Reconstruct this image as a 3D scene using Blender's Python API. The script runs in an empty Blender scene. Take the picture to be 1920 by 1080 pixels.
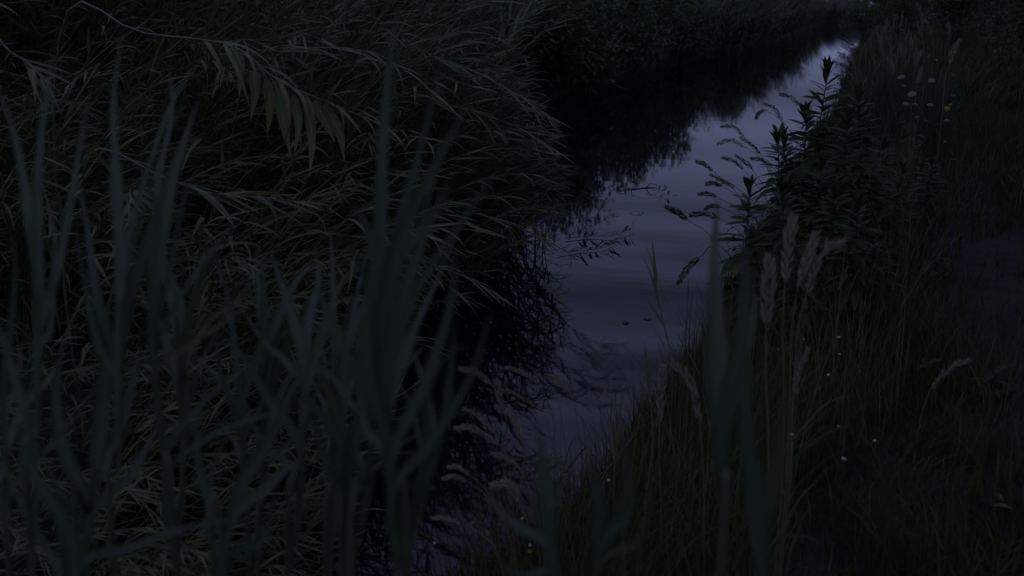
import bpy, math, random
import numpy as np
from mathutils import Vector, Matrix

random.seed(7)
RNG = np.random.default_rng(7)
sc = bpy.context.scene
COL = sc.collection
R = math.radians

# ------------------------------------------------------------------ camera
LENS, F = 35.0, 1920 * 35.0 / 36.0            # focal length in photo pixels (1920 wide)
EYE = Vector((0.0, 0.0, 2.2))                 # eye height above the water (z = 0)
PITCH = math.atan2(540 - 8, F)                # horizon 8 px below the top edge
YAW = math.atan2(680, math.hypot(F, 532))     # the channel runs along +Y
cam_d = bpy.data.cameras.new('camera')
cam = bpy.data.objects.new('camera', cam_d)
COL.objects.link(cam)
cam.location = EYE
cam.rotation_euler = (math.pi / 2 - PITCH, 0, YAW)
cam_d.lens, cam_d.sensor_width = LENS, 36.0
cam_d.clip_start, cam_d.clip_end = 0.05, 2000
cam_d.dof.use_dof = True
cam_d.dof.focus_distance = 6.8
cam_d.dof.aperture_fstop = 3.2
sc.camera = cam
CAM_R = cam.rotation_euler.to_matrix()

# ------------------------------------------------------------------ sky, sun, exposure
SUN_EL, SUN_ROT = R(38), R(200)
world = bpy.data.worlds.new('World')
sc.world = world
world.use_nodes = True
wt = world.node_tree
bg = wt.nodes['Background']


def wn(t, **kw):
    n = wt.nodes.new(t)
    for k, v in kw.items():
        setattr(n, k, v)
    return n


sky = wn('ShaderNodeTexSky', sky_type='NISHITA', sun_disc=False)
sky.sun_elevation, sky.sun_rotation = R(1.0), SUN_ROT
# an overcast dusk sky: cloud layer whose luminance rises towards the zenith (CIE overcast) over the clear dusk sky
tc = wn('ShaderNodeTexCoord')
sep = wn('ShaderNodeSeparateXYZ')
wt.links.new(tc.outputs['Generated'], sep.inputs[0])
el = wn('ShaderNodeMath', operation='MULTIPLY_ADD', use_clamp=True)
wt.links.new(sep.outputs['Z'], el.inputs[0])
el.inputs[1].default_value, el.inputs[2].default_value = 0.62, 0.40
mp = wn('ShaderNodeMapping')
mp.inputs['Location'].default_value = (1.440, 1.151, 11.505)
mp.inputs['Scale'].default_value = (1.0, 1.0, 11.0)
wt.links.new(tc.outputs['Generated'], mp.inputs[0])
cl = wn('ShaderNodeTexNoise')
cl.inputs['Scale'].default_value, cl.inputs['Detail'].default_value = 2.2, 3.5
wt.links.new(mp.outputs[0], cl.inputs['Vector'])
cr = wn('ShaderNodeMapRange')
cr.inputs[1].default_value, cr.inputs[2].default_value = 0.3, 0.7
cr.inputs[3].default_value, cr.inputs[4].default_value = 0.42, 1.58
wt.links.new(cl.outputs['Fac'], cr.inputs[0])
inv = wn('ShaderNodeMath', operation='SUBTRACT', use_clamp=True)
inv.inputs[0].default_value = 1.0
wt.links.new(sep.outputs['Z'], inv.inputs[1])
pw = wn('ShaderNodeMath', operation='POWER')
wt.links.new(inv.outputs[0], pw.inputs[0])
pw.inputs[1].default_value = 13.0
glow = wn('ShaderNodeMath', operation='MULTIPLY_ADD')      # the paler strip of dusk sky low over the land
wt.links.new(pw.outputs[0], glow.inputs[0])
glow.inputs[1].default_value = 0.42
wt.links.new(el.outputs[0], glow.inputs[2])
lum = wn('ShaderNodeMath', operation='MULTIPLY')
wt.links.new(glow.outputs[0], lum.inputs[0])
wt.links.new(cr.outputs[0], lum.inputs[1])
cloud = wn('ShaderNodeVectorMath', operation='SCALE')
cloud.inputs[0].default_value = (2.15, 2.55, 4.7)
wt.links.new(lum.outputs[0], cloud.inputs['Scale'])
mixs = wn('ShaderNodeMix', data_type='RGBA')
mixs.inputs['Factor'].default_value = 0.96
wt.links.new(sky.outputs[0], mixs.inputs['A'])
wt.links.new(cloud.outputs[0], mixs.inputs['B'])
wt.links.new(mixs.outputs['Result'], bg.inputs['Color'])
bg.inputs['Strength'].default_value = 0.1

sun_d = bpy.data.lights.new('sun', 'SUN')
sun_d.energy, sun_d.angle, sun_d.color = 0.05, R(40), (1.0, 0.95, 0.9)
sun = bpy.data.objects.new('sun', sun_d)
COL.objects.link(sun)
sun.rotation_euler = (math.pi / 2 - SUN_EL, 0, math.pi - SUN_ROT)

sc.view_settings.view_transform = 'Standard'
sc.view_settings.look = 'None'
sc.view_settings.exposure = 0.0
sc.view_settings.gamma = 1.0
sc.view_settings.use_curve_mapping = False
sc.render.engine = 'CYCLES'
sc.cycles.max_bounces = 5
sc.cycles.diffuse_bounces = 2
sc.cycles.glossy_bounces = 3
sc.cycles.transmission_bounces = 3
sc.cycles.transparent_max_bounces = 4
sc.cycles.use_denoising = True


# ------------------------------------------------------------------ helpers
def ray(px, py):
    return (CAM_R @ Vector(((px - 960) / F, (540 - py) / F, -1.0)))     # unit depth along the view axis


def P(px, py, d):
    return EYE + ray(px, py) * d


def sstep(a, b, x):
    t = np.clip((x - a) / (b - a), 0, 1)
    return t * t * (3 - 2 * t)


def shore_r(y):                                # water edge of the right bank
    return -1.16 + 0.22 * sstep(5, 8.5, y) + 0.24 * sstep(10, 26, y) + 0.07 * np.sin(y * 1.3) * sstep(30, 8, y) + 0.04 * np.sin(y * 3.1 + 1) * sstep(14, 5, y) + 0.12 * sstep(3.0, 4.4, y) - 0.25 * sstep(3.8, 2.4, y) + 0.05 * np.sin(y * 0.35)


def reed_edge(y):                              # outer edge of the reed bed standing out into the channel
    return -7.2 + 1.2 * sstep(19.5, 16.0, y) + 3.05 * sstep(11.0, 9.3, y) + 0.95 * sstep(5.5, 2.8, y) + 1.5 * sstep(28, 60, y) + 0.12 * np.sin(y * 0.9)


def shore_l(y):                                # water edge of the left bank, hidden among the reeds
    return reed_edge(y) - 1.1 * sstep(19, 11, y)


def ground_z(x, y):
    x, y = np.asarray(x, float), np.asarray(y, float)
    dr = x - shore_r(y)
    dl = shore_l(y) - x
    zr = np.where(dr < 0, np.maximum(dr * 0.6, -0.5), 0.0)
    zl = np.where(dl < 0, np.maximum(dl * 0.6, -0.5), 0.0)
    bank = 0.62 * sstep(0, 1.25, dr) + 0.06 * sstep(1.2, 3.5, dr) + 2.2 * sstep(3.6, 9.0, dr) * sstep(4, 12, y) + np.clip(dr - 9, 0, 50) * 0.02
    left = 0.12 * sstep(0, 0.3, dl) + 0.55 * sstep(0.6, 3.5, dl) + np.clip(dl - 3.5, 0, 80) * 0.012
    bump = 0.03 * np.sin(x * 3.7 + y * 1.9) * np.sin(y * 2.7 - x * 1.3) + 0.02 * np.sin(x * 8.1 + 1.7) * np.sin(y * 7.3)
    far = sstep(300, 330, y) * 0.9
    z = np.where(dr >= 0, bank, np.where(dl >= 0, left, np.maximum(zr, zl)))
    land = sstep(0.0, 0.4, np.maximum(dr, dl))
    return np.maximum(z, -0.5 + far) + bump * land


def gz(x, y):
    return float(ground_z(x, y))


def on_ground(px, py, z_extra=0.0):
    r = ray(px, py)
    d = 0.3
    while d < 400:
        p = EYE + r * d
        if p.z <= max(gz(p.x, p.y), 0.0) + z_extra:
            return p
        d *= 1.01
    return EYE + r * d


def tag(o, label=None, cat=None, group=None, kind=None):
    if label: o['label'] = label
    if cat: o['category'] = cat
    if group: o['group'] = group
    if kind: o['kind'] = kind
    return o


def link(o, parent=None):
    COL.objects.link(o)
    if parent is not None:
        o.parent = parent
    return o


def empty(name, loc, label=None, cat=None, group=None):
    o = bpy.data.objects.new(name, None)
    o.empty_display_size = 0.05
    o.location = loc
    link(o)
    return tag(o, label, cat, group)


class MB:
    """collects vertices, faces and per-corner uv for one mesh"""
    def __init__(self):
        self.v, self.f, self.uv, self.n = [], [], [], 0

    def add(self, verts, faces, uvs=None):
        verts = np.asarray(verts, float).reshape(-1, 3)
        self.v.append(verts)
        for f in faces:
            self.f.append([i + self.n for i in f])
        self.uv.append(np.asarray(uvs, float) if uvs is not None else np.zeros((len(verts), 2)))
        self.n += len(verts)

    def mesh(self, name, mat, smooth=True):
        me = bpy.data.meshes.new(name)
        v = np.concatenate(self.v)
        uv = np.concatenate(self.uv)
        me.from_pydata(v.tolist(), [], self.f)
        lay = me.uv_layers.new(name='UVMap')
        idx = np.empty(len(me.loops), dtype=np.int32)
        me.loops.foreach_get('vertex_index', idx)
        lay.data.foreach_set('uv', uv[idx].astype(np.float32).ravel())
        if smooth:
            me.polygons.foreach_set('use_smooth', [True] * len(me.polygons))
        me.materials.append(mat)
        me.update()
        return me

    def build(self, name, mat, parent=None, smooth=True):
        return link(bpy.data.objects.new(name, self.mesh(name, mat, smooth)), parent)


def obj(name, me, parent=None):
    return link(bpy.data.objects.new(name, me), parent)


def spline(pts, n):
    """Catmull-Rom through pts, n samples"""
    p = [Vector(q) for q in pts]
    if len(p) == 2:
        return [p[0].lerp(p[1], i / (n - 1)) for i in range(n)]
    ext = [p[0] * 2 - p[1]] + p + [p[-1] * 2 - p[-2]]
    out = []
    segs = len(p) - 1
    for i in range(n):
        t = i / (n - 1) * segs
        k = min(int(t), segs - 1)
        u = t - k
        a, b, c, d = ext[k:k + 4]
        out.append(0.5 * ((2 * b) + (c - a) * u + (2 * a - 5 * b + 4 * c - d) * u * u + (3 * b - a - 3 * c + d) * u ** 3))
    return out


def tube(mb, pts, r0, r1, sides=5, knots=0):
    n = len(pts)
    vs, fs, uv = [], [], []
    up = Vector((0.31, 0.87, 0.39))
    for i, p in enumerate(pts):
        t = (pts[min(i + 1, n - 1)] - pts[max(i - 1, 0)]).normalized()
        a = t.cross(up).normalized()
        b = t.cross(a)
        r = r0 + (r1 - r0) * i / (n - 1)
        if knots and i % knots == 0:
            r *= 1.25
        for k in range(sides):
            an = 2 * math.pi * k / sides
            vs.append(p + (a * math.cos(an) + b * math.sin(an)) * r)
            uv.append((k / sides, i / (n - 1)))
    for i in range(n - 1):
        for k in range(sides):
            k2 = (k + 1) % sides
            fs.append([i * sides + k, i * sides + k2, (i + 1) * sides + k2, (i + 1) * sides + k])
    mb.add(vs, fs, uv)


def leaf_profile(t):
    return max(0.02, min(1.0, 0.42 + t * 3.0) * (1 - max(0.0, (t - 0.22) / 0.78) ** 1.55))


def blade(mb, pts, width, face, fold=0.18, twist=0.0, prof=leaf_profile):
    """a long leaf along pts; face is the direction its flat side looks to; three columns with a folded midrib"""
    n = len(pts)
    vs, fs, uv = [], [], []
    for i, p in enumerate(pts):
        t = i / (n - 1)
        T = (pts[min(i + 1, n - 1)] - pts[max(i - 1, 0)]).normalized()
        s = T.cross(face)
        if s.length < 1e-4:
            s = T.cross(Vector((0.3, 0.1, 0.9)))
        s.normalize()
        nn = s.cross(T).normalized()
        if twist:
            q = Matrix.Rotation(twist * t, 3, T)
            s, nn = q @ s, q @ nn
        w = width * 0.5 * prof(t)
        vs += [p - s * w + nn * w * fold, p, p + s * w + nn * w * fold]
        uv += [(0, t), (0.5, t), (1, t)]
    for i in range(n - 1):
        a = i * 3
        fs += [[a, a + 1, a + 4, a + 3], [a + 1, a + 2, a + 5, a + 4]]
    mb.add(vs, fs, uv)


# ------------------------------------------------------------------ materials
def nodes(name):
    m = bpy.data.materials.new(name)
    m.use_nodes = True
    nt = m.node_tree
    return m, nt, nt.nodes['Principled BSDF'], nt.nodes['Material Output']


def foliage(name, c0, c1, dry=None, rough=0.45, trans=0.3, rib=0.0, dry_amt=0.12, spec=0.45):
    """green to other green by object and by place, with some dry tips, a paler midrib and light passing through"""
    m, nt, p, out = nodes(name)
    N, L = nt.nodes, nt.links
    oi = N.new('ShaderNodeObjectInfo')
    ge = N.new('ShaderNodeNewGeometry')
    no = N.new('ShaderNodeTexNoise')
    no.inputs['Scale'].default_value, no.inputs['Detail'].default_value = 3.0, 3
    L.new(ge.outputs['Position'], no.inputs['Vector'])
    ad = N.new('ShaderNodeMath'); ad.operation = 'MULTIPLY_ADD'
    L.new(oi.outputs['Random'], ad.inputs[0]); ad.inputs[1].default_value = 0.5
    sh = N.new('ShaderNodeMath'); sh.operation = 'MULTIPLY_ADD'
    L.new(ge.outputs['Random Per Island'], sh.inputs[0]); sh.inputs[1].default_value = 0.35
    L.new(no.outputs['Fac'], sh.inputs[2])
    sb = N.new('ShaderNodeMath'); sb.operation = 'SUBTRACT'
    L.new(sh.outputs[0], sb.inputs[0]); sb.inputs[1].default_value = 0.45
    L.new(sb.outputs[0], ad.inputs[2])
    mx = N.new('ShaderNodeMix'); mx.data_type = 'RGBA'
    L.new(ad.outputs[0], mx.inputs['Factor'])
    mx.inputs['A'].default_value, mx.inputs['B'].default_value = (*c0, 1), (*c1, 1)
    colour = mx.outputs['Result']
    if dry:
        n2 = N.new('ShaderNodeTexNoise'); n2.inputs['Scale'].default_value = 1.7
        L.new(ge.outputs['Position'], n2.inputs['Vector'])
        ra = N.new('ShaderNodeMath'); ra.operation = 'ADD'
        L.new(ge.outputs['Random Per Island'], ra.inputs[0]); L.new(oi.outputs['Random'], ra.inputs[1])
        fr = N.new('ShaderNodeMath'); fr.operation = 'FRACT'; L.new(ra.outputs[0], fr.inputs[0])
        th = N.new('ShaderNodeMath'); th.operation = 'LESS_THAN'; L.new(fr.outputs[0], th.inputs[0]); th.inputs[1].default_value = dry_amt
        mm = N.new('ShaderNodeMath'); mm.operation = 'MULTIPLY'; L.new(th.outputs[0], mm.inputs[0]); L.new(n2.outputs['Fac'], mm.inputs[1])
        m2 = N.new('ShaderNodeMix'); m2.data_type = 'RGBA'
        L.new(mm.outputs[0], m2.inputs['Factor']); L.new(colour, m2.inputs['A']); m2.inputs['B'].default_value = (*dry, 1)
        colour = m2.outputs['Result']
    if rib:
        uv = N.new('ShaderNodeUVMap')
        sx = N.new('ShaderNodeSeparateXYZ'); L.new(uv.outputs[0], sx.inputs[0])
        d = N.new('ShaderNodeMath'); d.operation = 'SUBTRACT'; L.new(sx.outputs['X'], d.inputs[0]); d.inputs[1].default_value = 0.5
        a = N.new('ShaderNodeMath'); a.operation = 'ABSOLUTE'; L.new(d.outputs[0], a.inputs[0])
        k = N.new('ShaderNodeMapRange'); L.new(a.outputs[0], k.inputs[0])
        k.inputs[1].default_value, k.inputs[2].default_value, k.inputs[3].default_value, k.inputs[4].default_value = 0.0, 0.09, rib, 0.0
        m3 = N.new('ShaderNodeMix'); m3.data_type = 'RGBA'
        L.new(k.outputs[0], m3.inputs['Factor']); L.new(colour, m3.inputs['A'])
        m3.inputs['B'].default_value = (c1[0] * 2.2 + .02, c1[1] * 1.9 + .02, c1[2] * 2.2 + .02, 1)
        colour = m3.outputs['Result']
        tp = N.new('ShaderNodeMapRange'); L.new(sx.outputs['Y'], tp.inputs[0])
        tp.inputs[1].default_value, tp.inputs[2].default_value, tp.inputs[4].default_value = 0.86, 0.97, 0.75
        tn = N.new('ShaderNodeMath'); tn.operation = 'MULTIPLY'; L.new(tp.outputs[0], tn.inputs[0]); L.new(no.outputs['Fac'], tn.inputs[1])
        m4 = N.new('ShaderNodeMix'); m4.data_type = 'RGBA'
        L.new(tn.outputs[0], m4.inputs['Factor']); L.new(colour, m4.inputs['A']); m4.inputs['B'].default_value = (.16, .12, .06, 1)
        colour = m4.outputs['Result']
        wv = N.new('ShaderNodeTexWave'); wv.inputs['Scale'].default_value = 6
        L.new(uv.outputs[0], wv.inputs['Vector'])
        bp = N.new('ShaderNodeBump'); bp.inputs['Strength'].default_value = 0.15; bp.inputs['Distance'].default_value = 0.002
        L.new(wv.outputs['Fac'], bp.inputs['Height']); L.new(bp.outputs[0], p.inputs['Normal'])
    L.new(colour, p.inputs['Base Color'])
    p.inputs['Roughness'].default_value = rough
    p.inputs['Specular IOR Level'].default_value = spec
    if trans:
        tr = N.new('ShaderNodeBsdfTranslucent'); L.new(colour, tr.inputs['Color'])
        ms = N.new('ShaderNodeMixShader'); ms.inputs[0].default_value = trans
        L.new(p.outputs[0], ms.inputs[1]); L.new(tr.outputs[0], ms.inputs[2]); L.new(ms.outputs[0], out.inputs['Surface'])
    return m


def plain(name, c0, c1, scale=8.0, rough=0.8, bump=0.0, detail=5, spec=0.3):
    m, nt, p, out = nodes(name)
    N, L = nt.nodes, nt.links
    ge = N.new('ShaderNodeNewGeometry')
    no = N.new('ShaderNodeTexNoise'); no.inputs['Scale'].default_value, no.inputs['Detail'].default_value = scale, detail
    L.new(ge.outputs['Position'], no.inputs['Vector'])
    rg = N.new('ShaderNodeMapRange'); L.new(no.outputs['Fac'], rg.inputs[0])
    rg.inputs[1].default_value, rg.inputs[2].default_value = 0.3, 0.7
    mx = N.new('ShaderNodeMix'); mx.data_type = 'RGBA'
    L.new(rg.outputs[0], mx.inputs['Factor'])
    mx.inputs['A'].default_value, mx.inputs['B'].default_value = (*c0, 1), (*c1, 1)
    L.new(mx.outputs['Result'], p.inputs['Base Color'])
    p.inputs['Roughness'].default_value = rough
    p.inputs['Specular IOR Level'].default_value = spec
    if bump:
        bp = N.new('ShaderNodeBump'); bp.inputs['Strength'].default_value = bump; bp.inputs['Distance'].default_value = 0.03
        L.new(no.outputs['Fac'], bp.inputs['Height']); L.new(bp.outputs[0], p.inputs['Normal'])
    return m


M = {}
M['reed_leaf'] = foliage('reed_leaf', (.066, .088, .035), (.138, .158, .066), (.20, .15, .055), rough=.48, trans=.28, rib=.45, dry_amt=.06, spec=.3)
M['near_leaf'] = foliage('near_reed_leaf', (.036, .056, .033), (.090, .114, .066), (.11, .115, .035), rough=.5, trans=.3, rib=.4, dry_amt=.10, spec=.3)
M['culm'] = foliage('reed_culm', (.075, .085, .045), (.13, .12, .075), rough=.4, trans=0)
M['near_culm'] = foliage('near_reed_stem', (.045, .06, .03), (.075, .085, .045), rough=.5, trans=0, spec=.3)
M['far_leaf'] = foliage('far_reed_leaf', (.034, .050, .026), (.070, .088, .042), (.13, .10, .05), rough=.6, trans=.2, dry_amt=.08, spec=.2)
M['bush_leaf'] = foliage('bush_leaf', (.048, .072, .030), (.100, .125, .052), rough=.5, trans=.25, spec=.25)
M['tree_leaf'] = foliage('tree_leaf', (.022, .034, .020), (.042, .055, .030), rough=.6, trans=.2)
M['forb_leaf'] = foliage('forb_leaf', (.026, .046, .016), (.056, .078, .026), (.13, .10, .02), rough=.55, trans=.2, rib=.25, dry_amt=.02, spec=.15)
M['forb_stem'] = foliage('forb_stem', (.035, .04, .02), (.06, .05, .03), trans=0)
M['weed_leaf'] = foliage('weed_leaf', (.026, .044, .014), (.05, .07, .022), (.12, .09, .03), rough=.55, trans=.25, rib=.3, dry_amt=.05, spec=.18)
M['grass'] = foliage('grass', (.034, .054, .019), (.078, .096, .033), (.18, .14, .06), rough=.55, trans=.3, dry_amt=.12, spec=.18)
M['dry_stalk'] = foliage('dry_stalk', (.12, .09, .055), (.22, .17, .10), rough=.6, trans=.1)
M['dry_patch'] = foliage('dry_patch', (.055, .045, .030), (.11, .085, .055), rough=.7, trans=.15, spec=.2)
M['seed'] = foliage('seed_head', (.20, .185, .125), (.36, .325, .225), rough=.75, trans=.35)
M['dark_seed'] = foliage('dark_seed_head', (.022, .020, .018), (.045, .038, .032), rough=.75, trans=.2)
M['white_petal'] = plain('white_petal', (.5, .52, .54), (.7, .7, .7), 60, .6)
M['umbel'] = plain('umbel_white', (.14, .155, .13), (.26, .26, .22), 90, .7)
M['yellow_petal'] = plain('yellow_petal', (.45, .36, .04), (.62, .52, .08), 60, .6)
M['wood'] = plain('twig_bark', (.03, .025, .02), (.07, .055, .04), 30, .8, .4)
M['trunk'] = plain('trunk_bark', (.04, .034, .028), (.09, .075, .06), 12, .9, .6)
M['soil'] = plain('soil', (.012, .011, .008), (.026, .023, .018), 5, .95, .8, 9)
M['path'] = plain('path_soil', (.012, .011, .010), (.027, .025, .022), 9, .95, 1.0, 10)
M['litter'] = foliage('leaf_litter', (.10, .075, .045), (.2, .16, .10), rough=.8, trans=0)

# water: dark, calm, slightly rippled
m, nt, p, out = nodes('water')
p.inputs['Base Color'].default_value = (.004, .005, .007, 1)
p.inputs['Roughness'].default_value = 0.03
p.inputs['IOR'].default_value = 1.333
N, L = nt.nodes, nt.links
ge = N.new('ShaderNodeNewGeometry')
mp = N.new('ShaderNodeMapping'); mp.inputs['Scale'].default_value = (0.8, 2.2, 1)
L.new(ge.outputs['Position'], mp.inputs[0])
no = N.new('ShaderNodeTexNoise'); no.inputs['Scale'].default_value, no.inputs['Detail'].default_value = 1.6, 3
L.new(mp.outputs[0], no.inputs['Vector'])
bp = N.new('ShaderNodeBump'); bp.inputs['Strength'].default_value = 0.035; bp.inputs['Distance'].default_value = 0.02
L.new(no.outputs['Fac'], bp.inputs['Height']); L.new(bp.outputs[0], p.inputs['Normal'])
M['water'] = m

# ------------------------------------------------------------------ the setting
xs = np.unique(np.concatenate([np.linspace(-400, -30, 14), np.linspace(-30, -9, 22), np.linspace(-9, 4, 131), np.linspace(4, 14, 26), np.linspace(14, 400, 18)]))
ys = np.unique(np.concatenate([np.linspace(-30, 1, 12), np.linspace(1, 12, 111), np.linspace(12, 40, 71), np.linspace(40, 120, 41), np.linspace(120, 700, 40)]))
X, Y = np.meshgrid(xs, ys)
Z = ground_z(X, Y)
nx, ny = len(xs), len(ys)
mb = MB()
faces = [[j * nx + i, j * nx + i + 1, (j + 1) * nx + i + 1, (j + 1) * nx + i] for j in range(ny - 1) for i in range(nx - 1)]
mb.add(np.stack([X, Y, Z], -1), faces)
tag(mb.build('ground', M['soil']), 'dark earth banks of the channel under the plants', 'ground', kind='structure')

mb = MB()
mb.add([(-40, -25, 0), (0.4, -25, 0), (0.4, 340, 0), (-40, 340, 0)], [[0, 1, 2, 3]])
tag(mb.build('water', M['water'], smooth=False), 'still dark water of the narrow channel mirroring the dusk sky', 'water', kind='structure')

# bare earth path along the right bank
mb = MB()
pv, pf = [], []
py = np.concatenate([np.linspace(2.2, 14, 80), np.linspace(14.5, 60, 60)])
K = 15
for j, y in enumerate(py):
    c = 0.95 + 0.15 * math.sin(y * 0.5) + 0.04 * math.sin(y * 2.3)
    w = 0.46 + 0.10 * math.sin(y * 1.1 + 2) + 0.06 * math.sin(y * 3.7)
    for i in range(K):
        x = c + w * (i / (K - 1) * 2 - 1) + 0.05 * math.sin(y * 6 + i)
        edge = 0.012 if 0 < i < K - 1 else -0.03
        pv.append((x, y, gz(x, y) + edge + 0.010 * math.sin(x * 19 + y * 7) * math.sin(y * 13)))
for j in range(len(py) - 1):
    for i in range(K - 1):
        pf.append([j * K + i, j * K + i + 1, (j + 1) * K + i + 1, (j + 1) * K + i])
mb.add(pv, pf)
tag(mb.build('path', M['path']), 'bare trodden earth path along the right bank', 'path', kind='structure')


# ------------------------------------------------------------------ shared reed leaves and culms
def make_leaf_mesh(name, droop, width, mat, seg=6, fold=0.2, curl=0.0, twist=0.0, prof=leaf_profile):
    """unit-long leaf from the origin along +X, bending down by droop radians; side curl in radians"""
    pts, q, an, sd = [Vector((0, 0, 0))], Vector((0, 0, 0)), 0.0, 0.0
    for i in range(seg):
        t = (i + 0.5) / seg
        an = droop * t ** 1.4
        sd = curl * t
        q = q + Vector((math.cos(an) * math.cos(sd), math.cos(an) * math.sin(sd), -math.sin(an))) / seg
        pts.append(q.copy())
    b = MB()
    blade(b, pts, width, Vector((0, 0, 1)), fold, twist, prof)
    return b.mesh(name, mat)


REED_LEAF = [make_leaf_mesh('leaf', d, w, M['reed_leaf'], curl=c, twist=tw) for d, w, c, tw in
             [(.25, .066, .1, .4), (.6, .07, -.15, -.5), (1.0, .07, .1, .6), (1.5, .076, -.1, -.3), (.4, .06, .25, .9), (2.0, .074, .15, .3), (.1, .062, -.1, .2), (.8, .074, 0, -.8)]]
FAR_LEAF = [make_leaf_mesh('far_leaf', d, w, M['far_leaf'], seg=4) for d, w in [(.3, .07), (.8, .08), (1.4, .08)]]


def frame(p, d, length, roll=0.0):
    """matrix putting a unit leaf at p along d with its upper side up"""
    x = d.normalized()
    z = Vector((0, 0, 1)) - x * x.z
    if z.length < 0.05:
        z = Vector((1, 0, 0)) - x * x.x
    z.normalize()
    y = z.cross(x)
    m3 = Matrix((x, y, z)).transposed() @ Matrix.Rotation(roll, 3, 'X')
    return Matrix.Translation(p) @ m3.to_4x4() @ Matrix.Scale(length, 4)


def leaf_spots(pts, n, l0, t0=0.22, sweep=Vector((1, 0, 0)), rnd=random, droop=None):
    """alternating leaves along a stem, blown towards sweep: list of (mesh index, matrix)"""
    out = []
    N_ = len(pts)
    for k in range(n):
        t = t0 + (1 - t0) * (k + rnd.random() * .5) / n
        f = min(t, 0.999) * (N_ - 1)
        i = int(f)
        p = pts[i].lerp(pts[i + 1], f - i)
        T = (pts[i + 1] - pts[i]).normalized()
        a = T.cross(Vector((0, 0, 1)))
        a = a.normalized() if a.length > .05 else Vector((0, 1, 0))
        b = T.cross(a)
        ph = (0 if k % 2 else math.pi) + rnd.gauss(0, .55)
        side = a * math.cos(ph) + b * math.sin(ph)
        up = .8 + .75 * t
        d = T * up + side * rnd.uniform(.4, 1.05) + sweep * rnd.uniform(.15, .6) + Vector((0, 0, rnd.uniform(-.4, .35)))
        ln = l0 * (1.0 - .45 * abs(t - .55) / .45 * (1 if t > .55 else .5)) * rnd.uniform(.75, 1.2)
        if t > .93:
            d = T + side * rnd.uniform(.1, .35)
        v = rnd.choices(range(8), [5, 4, 2, 1, 5, .5, 5, 2])[0] if droop is None else rnd.choice(droop)
        out.append((v, frame(p, d, ln, rnd.gauss(0, .35))))
    return out


def arch(length, th0, th1, n=14, power=1.4, side=0.0):
    pts, q = [Vector((0, 0, 0))], Vector((0, 0, 0))
    for i in range(n - 1):
        t = (i + .5) / (n - 1)
        an = th0 + (th1 - th0) * t ** power
        q = q + Vector((math.sin(an), side * t, math.cos(an))) * (length / (n - 1))
        pts.append(q.copy())
    return pts


def bake_leaves(spots, meshes, mat, name):
    """join leaf meshes placed by matrices into one mesh"""
    cache = {}
    vs, fs, uvs, n = [], [], [], 0
    b = MB()
    for v, mx in spots:
        if v not in cache:
            me = meshes[v]
            co = np.array([q.co[:] for q in me.vertices])
            fc = [list(q.vertices) for q in me.polygons]
            uv = np.zeros((len(co), 2))
            for l, u in zip(me.loops, me.uv_layers[0].data):
                uv[l.vertex_index] = u.uv[:]
            cache[v] = (co, fc, uv)
        co, fc, uv = cache[v]
        A = np.array(mx)
        b.add(co @ A[:3, :3].T + A[:3, 3], fc, uv)
    return b.mesh(name, mat)


# prototypes: (stem mesh, leaf list, joined leaf mesh)
CULMS, CULM_PATH = [], []
for k in range(10):
    Ls = 1.0
    th1 = R([50, 66, 80, 92, 105, 72, 58, 98, 85, 112][k])
    rr = random.Random(100 + k)
    pts = arch(3.0, R(rr.uniform(4, 18)), th1, 16, rr.uniform(1.1, 1.7), rr.uniform(-.12, .12))
    b = MB()
    tube(b, pts, .0075, .0025, 5, 3)
    stem = b.mesh('stem', M['culm'])
    spots = leaf_spots(pts, 32, .41, .2, Vector((1, 0, 0)), rr)
    CULM_PATH.append(pts)
    CULMS.append((stem, spots, bake_leaves(spots, REED_LEAF, M['reed_leaf'], 'leaves')))


def place_culm(x, y, yaw, scale, proto, label, group, split=True, name='reed_culm'):
    z = max(gz(x, y), -.22) - .03
    e = empty(name, (x, y, z), label, 'reed', group)
    e.rotation_euler = (0, 0, yaw)
    e.scale = (scale,) * 3
    stem, spots, joined = CULMS[proto]
    obj('stem', stem, e)
    if split:
        for v, mx in spots:
            o = obj('leaf', REED_LEAF[v], e)
            o.matrix_basis = mx
    else:
        tag(obj('leaves', joined, e), kind='stuff')
    return e


def px_of(p):
    q = CAM_R.transposed() @ (Vector(p) - EYE)
    return (960 + q.x / -q.z * F, 540 - q.y / -q.z * F, -q.z)


def culm_label(x, y, s, pr, yaw):
    """say which reed: size, bend, height in the picture and the landmark in front of it"""
    top = 3.0 * s
    q = px_of((x + math.cos(yaw) * top * .4, y + math.sin(yaw) * top * .4, max(gz(x, y), 0) + top * .62))
    size = 'short' if s < .42 else 'middling' if s < .7 else 'long' if s < 1.0 else 'very tall'
    bend = ['slightly bent', 'bent', 'bowed', 'strongly bowed', 'drooping', 'bent', 'slightly bent', 'strongly bowed', 'bowed', 'drooping'][pr]
    where = [w for lim, w in [(90, 'at the left border'), (190, 'behind the far left blurred fan'), (290, 'behind the blade reaching the top left'), (400, 'behind the slanting blurred blades'),
                              (500, 'left of the bent pale blade'), (600, 'behind the bent pale blade'), (700, 'left of the tallest blurred reed'), (790, 'behind the tallest blurred reed'),
                              (880, 'right of the tallest blurred reed'), (970, 'just left of the thicket tip'), (9999, 'at the thicket tip by the open water')] if q[0] < lim][0]
    high = [w for lim, w in [(0, 'topping out of view'), (110, 'along the top edge'), (230, 'high up'), (350, 'above middle height'), (480, 'at middle height'), (620, 'below middle height'), (800, 'low down'), (9999, 'near the bottom')] if q[1] < lim][0]
    return f'{size} {bend} reed {high}, {where}'


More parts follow.
